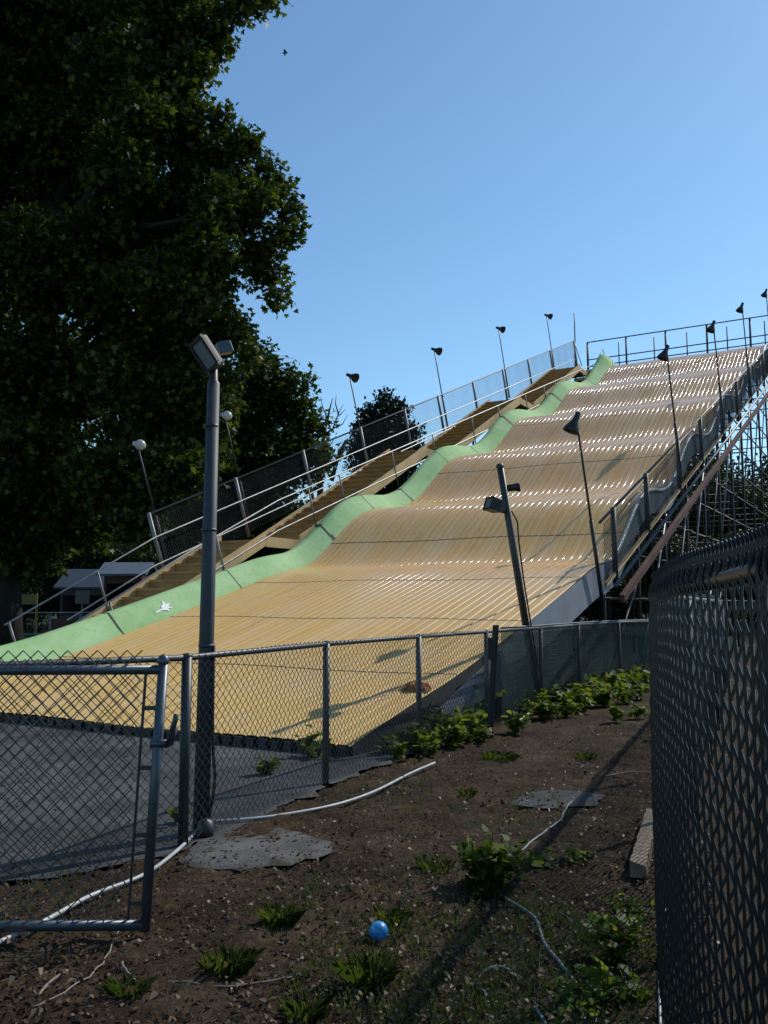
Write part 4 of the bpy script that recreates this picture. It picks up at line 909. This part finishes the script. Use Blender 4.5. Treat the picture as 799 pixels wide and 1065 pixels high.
# scattered short grass and leaf litter over the dirt
n = 9000
P = np.stack([RNG.uniform(-2.2, 3.0, n), 1/RNG.uniform(1/12.0, 1/2.6, n)], -1)
P[:, 0] = P[:, 1]*RNG.uniform(-0.45, 0.32, n)
ms = (np.sin(P[:, 0]*2.3+1)+np.sin(P[:, 1]*1.9+P[:, 0])+0.9*(P[:, 0] > 0.25*P[:, 1]*0.5)+RNG.normal(size=n)*0.7) > 1.0
P = P[ms & ~inside(yard, P[:, 0], P[:, 1])]
allV = []
for (x, y) in P:
    k = RNG.integers(3, 9); a = RNG.uniform(0, 6.28, k); h = RNG.uniform(.015, .06, k)
    c0 = np.array([x, y, 0.0])+np.stack([RNG.normal(size=k)*.02, RNG.normal(size=k)*.02, np.zeros(k)], -1); sd = np.stack([-np.sin(a), np.cos(a), 0*a], -1)*0.003
    tip = c0+np.stack([np.cos(a)*h*.6, np.sin(a)*h*.6, h], -1); allV.append(np.stack([c0-sd, c0+sd, tip], 1).reshape(-1, 3))
allV = np.concatenate(allV)
tag(np_mesh('short_grass', allV, np.arange(len(allV)).reshape(-1, 3), M['blade']), 'sparse short grass scattered over the brown dirt', 'grass', kind='stuff')
n = 15000
yy = 1/RNG.uniform(1/12.5, 1/2.4, n); P = np.stack([yy*RNG.uniform(-0.46, 0.36, n), yy], -1)
P = P[~inside(yard, P[:, 0], P[:, 1]) | (RNG.uniform(size=n) < 0.12)]
C = np.concatenate([P, RNG.uniform(0.006, 0.022, (len(P), 1))], 1)
tag(leaves('leaf_litter', M['litter'], None, C, 0.022, OVAL, tilt=0.0, curl=0.5), 'dry brown leaf litter strewn over the dirt', 'leaf litter', kind='stuff')
n = 2600; yy = 1/RNG.uniform(1/12.5, 1/2.4, n); P = np.stack([yy*RNG.uniform(-0.46, 0.34, n), yy], -1); P = P[(np.sin(P[:, 0]*3+P[:, 1]*1.7)+RNG.normal(size=n) > 0.3) & ~inside(yard, P[:, 0], P[:, 1])]
C = np.concatenate([P, RNG.uniform(0.008, 0.025, (len(P), 1))], 1)
tag(leaves('fallen_leaves', M['litter2'], None, C, 0.033, OVAL, tilt=0.1, curl=1.0), 'larger curled dead leaves strewn over the dirt', 'leaf litter', kind='stuff')
n = 3000; yy = 1/RNG.uniform(1/11., 1/2.4, n); P = np.stack([yy*RNG.uniform(-0.46, 0.34, n), yy], -1); P = P[~inside(yard, P[:, 0], P[:, 1])]
C = np.concatenate([P, RNG.uniform(0.008, 0.02, (len(P), 1))], 1)
o = leaves('fallen_twigs', M['litter'], None, C, 0.075, np.array([(-.012, 0), (.012, 0), (.03, .5), (.006, 1), (-.006, 1), (.01, .5)]), tilt=0.0, curl=0.0)
tag(o, 'tiny twigs and straws strewn over the dirt', 'twigs', kind='stuff')

# ------------------------------------------------------------------ trees
def lob(px, py, d, rp, stretch=(1, 1, 1)):
    c = at(px, py, d); r = rp*d/F; return (c, np.array(stretch)*r)
def tree(name, label, base, top, r0, lobes, m, size, dens, clump, per, shape=MAPLE, group=None, cat='tree', nl=10):
    root = thing(name, base, label, cat, group)
    mb = MB(); idx = RNG.permutation(len(lobes))[:nl]; limbs(mb, base, top, r0, [lobes[i][0] for i in idx]); mb.build('trunk', M['bark'], root, smooth=True)
    P = lobe_points(lobes, dens, clump=clump, per=per); P = P[P[:, 2] > base[2]+0.3]
    leaves('crown', m, root, P, size, shape); return root
D = 25.0
sil = [(284, 4, 15), (268, 2, 14), (248, 12, 18), (240, 36, 14), (228, 52, 16), (214, 66, 16), (206, 84, 14), (198, 100, 14), (214, 118, 14), (236, 124, 14), (248, 142, 14), (264, 143, 9), (268, 158, 13), (284, 178, 14), (298, 190, 12),
       (306, 206, 12), (308, 226, 13), (314, 240, 9), (294, 246, 13), (286, 268, 12), (294, 290, 11), (296, 308, 9), (276, 284, 12), (268, 262, 18), (262, 226, 22), (252, 190, 22), (276, 206, 18), (240, 164, 20), (246, 280, 14), (238, 300, 16), (230, 322, 18), (246, 332, 12),
       (232, 346, 16), (262, 348, 10), (250, 362, 14), (268, 368, 11), (222, 370, 22), (240, 392, 20), (214, 406, 24), (236, 428, 22), (208, 446, 24), (230, 466, 20)]
mid = [(200, 40, 34), (180, 84, 34), (196, 150, 32), (226, 214, 26), (200, 200, 32), (216, 260, 30), (186, 262, 34), (200, 310, 32), (164, 230, 34), (190, 360, 34), (160, 300, 36), (170, 410, 36), (150, 352, 34), (186, 450, 34), (140, 440, 38), (160, 490, 34), (120, 390, 38), (110, 500, 40), (150, 130, 40), (150, 30, 44), (130, 180, 40), (120, 80, 46), (120, 250, 40), (110, 310, 42), (200, 490, 30), (80, 540, 34), (140, 540, 30)]
deep = [(70, 60, 70), (70, 170, 66), (60, 280, 66), (60, 390, 66), (40, 480, 60), (-20, 120, 80), (-20, 260, 80), (-20, 400, 80), (-20, 520, 60), (30, 570, 36), (8, 500, 40), (0, 560, 40), (60, 530, 34), (100, -40, 90), (190, -40, 60), (-90, 0, 120), (-110, 220, 120), (-110, 420, 110), (0, -90, 120)]
big = [lob(x-9, y, D-1.2+RNG.uniform(-.6, .6), r) for x, y, r in sil]+[lob(x, y, D-1.5+RNG.uniform(-1.2, 1.2), r, (1, 1.3, 1)) for x, y, r in mid]+[lob(x, y, D+RNG.uniform(-.8, 1.5), r, (1, 1.3, 1)) for x, y, r in deep]
tb = V3(-10.9, 25.0, 0)
tree('broadleaf_tree', 'huge dark broadleaf tree filling the upper left of the picture', tb, V3(-9.6, 25.2, 18), 0.6, big, M['leaf_big'], 0.18, 15, 0.23, 25, nl=34)
D2 = 33.0
tree('broadleaf_tree', 'smaller broadleaf tree behind the stair fence, left of the bare branches', V3(-5.5, D2, 0), V3(-5.2, D2, 8), 0.28,
     [lob(270, 395, D2, 34), lob(300, 418, D2, 28), lob(322, 440, D2, 22), lob(255, 430, D2, 45), lob(290, 470, D2, 48), lob(240, 480, D2+1, 50), lob(322, 480, D2, 30), lob(265, 365, D2, 18), lob(305, 395, D2, 15), lob(215, 440, D2+1, 40), lob(210, 520, D2+1, 50), lob(270, 520, D2+1, 50)],
     M['leaf_big'], 0.2, 14, 0.3, 12, nl=8)
# evergreen
D3 = 62.0; c = at(405, 500, D3); base = V3(c[0], D3, 0); zt = at(400, 404, D3)[2]
root = thing('evergreen_tree', base, 'dark bushy evergreen tree standing alone behind the stair fence', 'tree')
mb = MB(); mb.tube([base, base+ZZ*zt*0.6, V3(base[0]-0.2, base[1], zt-0.5)], [0.3, 0.2, 0.03], 8); mb.build('trunk', M['bark'], root, smooth=True)
lo = [lob(402, 425, D3, 12), lob(388, 436, D3, 12), lob(415, 432, D3, 13), lob(400, 445, D3, 26), lob(378, 452, D3, 12), lob(425, 450, D3, 14), lob(392, 470, D3, 28), lob(415, 475, D3, 28), lob(400, 500, D3, 38), lob(400, 412, D3, 7), lob(383, 425, D3, 6), lob(413, 418, D3, 6), lob(432, 465, D3, 8), lob(370, 470, D3, 12)]
leaves('crown', M['needle'], root, lobe_points(lo, 9, clump=0.3, per=14), 0.34, TRI, droop=-0.5)
# bare dead tree
D4 = 34.0; b = V3(at(338, 500, D4)[0], D4, 0); mb = MB()
def P4(px, py): return at(px, py, D4)
mb.tube([b, P4(333, 520), P4(334, 478), P4(337, 452), P4(342, 430), P4(346, 414)], [0.16, 0.13, 0.1, 0.07, 0.04, 0.012], 7)
for pts in ([(336, 456), (328, 440), (324, 428)], [(337, 452), (346, 444), (352, 430), (357, 420)], [(341, 436), (336, 424), (333, 412)], [(346, 444), (356, 440), (362, 432)], [(334, 470), (345, 462), (350, 455)], [(352, 430), (349, 420), (350, 412)], [(328, 440), (322, 436)], [(352, 432), (360, 428)]):
    mb.tube([P4(*q)+V3(0, RNG.normal()*0.2, 0) for q in pts], [0.05, 0.035, 0.02, 0.008][-len(pts):], 5)
for pts in ([(345, 500), (352, 474), (360, 458)], [(338, 490), (352, 478), (358, 466)]): mb.tube([P4(*q) for q in pts], [0.1, 0.08, 0.06], 6)
tag(mb.build('dead_tree', M['bark'], None, True, origin=b), 'bare leafless tree with dark broken branches left of the evergreen', 'tree')
# far trees
def fartree(x, Y, h, w, label, group=None, dens=4.5, size=0.42):
    base = V3(x, Y, 0); lo = []
    for i in range(9):
        a = RNG.uniform(0, 6.28); rr = w*0.55*math.sqrt(RNG.uniform(0, 1)); lo.append((base+V3(rr*math.cos(a), rr*math.sin(a), h*RNG.uniform(0.3, 0.82)), w*RNG.uniform(0.32, 0.5)*np.array([1, 1, 0.9])))
    return tree('far_tree', label, base, base+ZZ*h*0.85, 0.25, lo, M['leaf_far'], size, dens, 0.45, 10, TRI, group, nl=5)
G_FL = 'dark trees behind the playground'; LFL = 'dark leafy tree in the row behind the playground, under the big tree'
G_FR = 'dark trees behind the scaffold'; LFR = 'dark leafy tree standing behind the scaffold at the right'
spots = [(-34, 62, 11, 9), (-26, 58, 10, 9), (-19.5, 62, 11, 9), (-13.5, 56, 9, 8), (-8, 60, 9, 8), (-2.5, 66, 8, 7)]
fp = fartree(-40, 60, 11, 9, LFL, G_FL); fp2 = fartree(-30, 64, 10, 9, LFL, G_FL)
for i, (x, Y, h, w) in enumerate(spots):
    c = copy_tree(fp if i % 2 else fp2); c.location = (x, Y, 0); c.rotation_euler = (0, 0, i*1.1); c.scale = (w/9, w/9, h/11); c['label'] = LFL
c0 = fartree(22, 64, 12, 8, LFR, G_FR, 6); c1 = fartree(28, 68, 12.5, 9, LFR, G_FR, 5.5)
for i, (x, Y, s_) in enumerate([(16.5, 62, .95), (33, 72, .95), (39, 66, .8), (24.5, 58, .8), (30, 56, .62), (46, 72, .9), (19, 56, .7), (36, 58, .6), (27, 76, 1.1)]):
    c = copy_tree(c0 if i % 2 else c1); c.location = (x, Y, 0); c.rotation_euler = (0, 0, 1+i*0.9); c.scale = (s_, s_, s_); c['label'] = LFR
for i, (x, Y, s_) in enumerate([(3, 70, .7), (9, 72, .7), (60, 80, 1.1), (-52, 66, 1.1), (12, 58, .5), (15.5, 54, .45), (18.5, 50, .42), (14, 66, .7), (22, 48, .4), (9.5, 60, .45), (26, 50, .42), (9.3, 40, .32), (11.2, 42, .34), (13.2, 44, .36), (10.2, 47, .4), (16.5, 46, .38), (-24, 50, .4), (-21, 52, .42), (-18.3, 50, .38), (-15.5, 53, .42), (-12.8, 50, .36)]):
    c = copy_tree(c1); c.location = (x, Y, 0); c.rotation_euler = (0, 0, i*2.1); c.scale = (s_*1.2, s_*1.2, s_)
    c['label'] = LFR if x > 0 else LFL; c['group'] = G_FR if x > 0 else G_FL

# ------------------------------------------------------------------ playground far left
def hut(name, loc, w, d_, h, rh, wallm, roofm, label, cat):
    root = thing(name, loc, label, cat); b = np.asarray(loc, float)
    mb = MB()
    for sx in (-1, 1): mb.box(b+V3(sx*(w/2-.06), 0, h/2), V3(.05, 0, 0), V3(0, d_/2, 0), ZZ*h/2)
    mb.box(b+V3(0, d_/2-.06, h/2), V3(w/2-.12, 0, 0), V3(0, .05, 0), ZZ*h/2); mb.box(b+V3(0, -d_/2+.06, h*0.22), V3(w/2-.12, 0, 0), V3(0, .05, 0), ZZ*h*0.22)
    mb.box(b+V3(0, -d_/2+.06, h-.15), V3(w/2-.12, 0, 0), V3(0, .05, 0), ZZ*.15); mb.build('wall', wallm, root)
    mb = MB(); e = 0.25; a = b+ZZ*h
    R_ = [a+V3(-w/2-e, -d_/2-e, 0), a+V3(w/2+e, -d_/2-e, 0), a+V3(w/2+e, 0, rh), a+V3(-w/2-e, 0, rh), a+V3(w/2+e, d_/2+e, 0), a+V3(-w/2-e, d_/2+e, 0)]
    mb.add(R_+[p+ZZ*0.08 for p in R_], [(0, 3, 2, 1), (3, 5, 4, 2), (6, 7, 8, 9), (9, 8, 10, 11), (0, 1, 7, 6), (5, 11, 10, 4), (0, 6, 9, 3), (3, 9, 11, 5), (1, 2, 8, 7), (2, 4, 10, 8)]); mb.build('roof', roofm, root)
    return root
p = at(133, 628, 36); hut('playhouse', (p[0], 36, 0), 1.5, 1.6, 2.6, 0.5, M['red'], M['rooflight'], 'dark red playhouse with pale blue roof behind the slide foot', 'playhouse')
p = at(95, 628, 42); hut('open_shelter', (p[0], 43, 0), 2.6, 3.0, 2.2, 0.9, M['darkwall'], M['roofblue'], 'grey shelter with dull blue roof left of the red playhouse', 'shelter')
p = at(72, 630, 34); mb = MB(); b = V3(p[0], 34, 0)
mb.box(b+V3(0, 0, .45), V3(.9, 0, 0), V3(0, .35, 0), ZZ*.05)
for sx in (-.8, .8): mb.box(b+V3(sx, 0, .2), V3(.05, 0, 0), V3(0, .3, 0), ZZ*.2)
mb.box(b+V3(0, .38, .72), V3(.9, 0, 0), V3(0, .03, 0), ZZ*.2); tag(mb.build('red_bench', M['red'], None, origin=b), 'low dark red bench in front of the shelter', 'bench')
p = at(26, 625, 36); b = V3(p[0], 36, 0); mb = MB()
mb.box(b+ZZ*1.68, V3(.5, 0, 0), V3(0, .04, 0), ZZ*.2)
for x in (-.45, .45): mb.tube([b+V3(x, 0.07, 0), b+V3(x, 0.07, 1.95)], .04, 6)
tag(mb.build('play_panel', M['yellow'], None, origin=b), 'dull yellow play panel on two posts at far left under the tree', 'play panel')
p = at(86, 615, 33); b = V3(p[0], 33, 0); mb = MB(); mb.tube([b, b+ZZ*1.5], .03, 6); mb.box(b+ZZ*1.75, V3(.26, 0, 0), V3(0, .02, 0), ZZ*.25); tag(mb.build('blank_board', M['whitebits'], None, origin=b), 'small pale board on a post in front of the shelter', 'board')

# ------------------------------------------------------------------ light, sky, camera
SAZ, SEL = R(52), R(43)
S = Vector((math.sin(SAZ)*math.cos(SEL), math.cos(SAZ)*math.cos(SEL), math.sin(SEL)))
sl = bpy.data.lights.new('sun', 'SUN'); sl.energy = 3.1; sl.angle = R(0.53); sl.color = (1.0, 0.95, 0.87)
so = bpy.data.objects.new('sun', sl); COL.objects.link(so); so.rotation_euler = S.to_track_quat('Z', 'Y').to_euler(); so.location = S*50
w = bpy.data.worlds.new('World'); SC.world = w; w.use_nodes = True; nt = w.node_tree
sky = nt.nodes.new('ShaderNodeTexSky'); sky.sky_type = 'NISHITA'; sky.sun_disc = False; sky.sun_elevation = SEL; sky.sun_rotation = SAZ
sky.air_density = 1.0; sky.dust_density = 0.25; sky.ozone_density = 2.5
bg = nt.nodes['Background']; bg.inputs['Strength'].default_value = 0.125
tint = nt.nodes.new('ShaderNodeMix'); tint.data_type = 'RGBA'; tint.blend_type = 'MULTIPLY'; tint.inputs[0].default_value = 1.0; tint.inputs[7].default_value = (0.81, 1.0, 1.03, 1)
nt.links.new(sky.outputs[0], tint.inputs[6]); nt.links.new(tint.outputs[2], bg.inputs['Color'])
cam = bpy.data.cameras.new('camera'); co = bpy.data.objects.new('camera', cam); COL.objects.link(co)
co.location = (0, 0, H); co.rotation_euler = (math.pi/2+PITCH, 0, 0)
cam.sensor_fit = 'VERTICAL'; cam.sensor_height = 24; cam.lens = 24*F/1065.0; cam.clip_start = 0.02; cam.clip_end = 3000
SC.camera = co
SC.view_settings.view_transform = 'Standard'; SC.view_settings.look = 'None'; SC.view_settings.exposure = 0.22; SC.view_settings.gamma = 1.0
SC.view_settings.use_curve_mapping = False
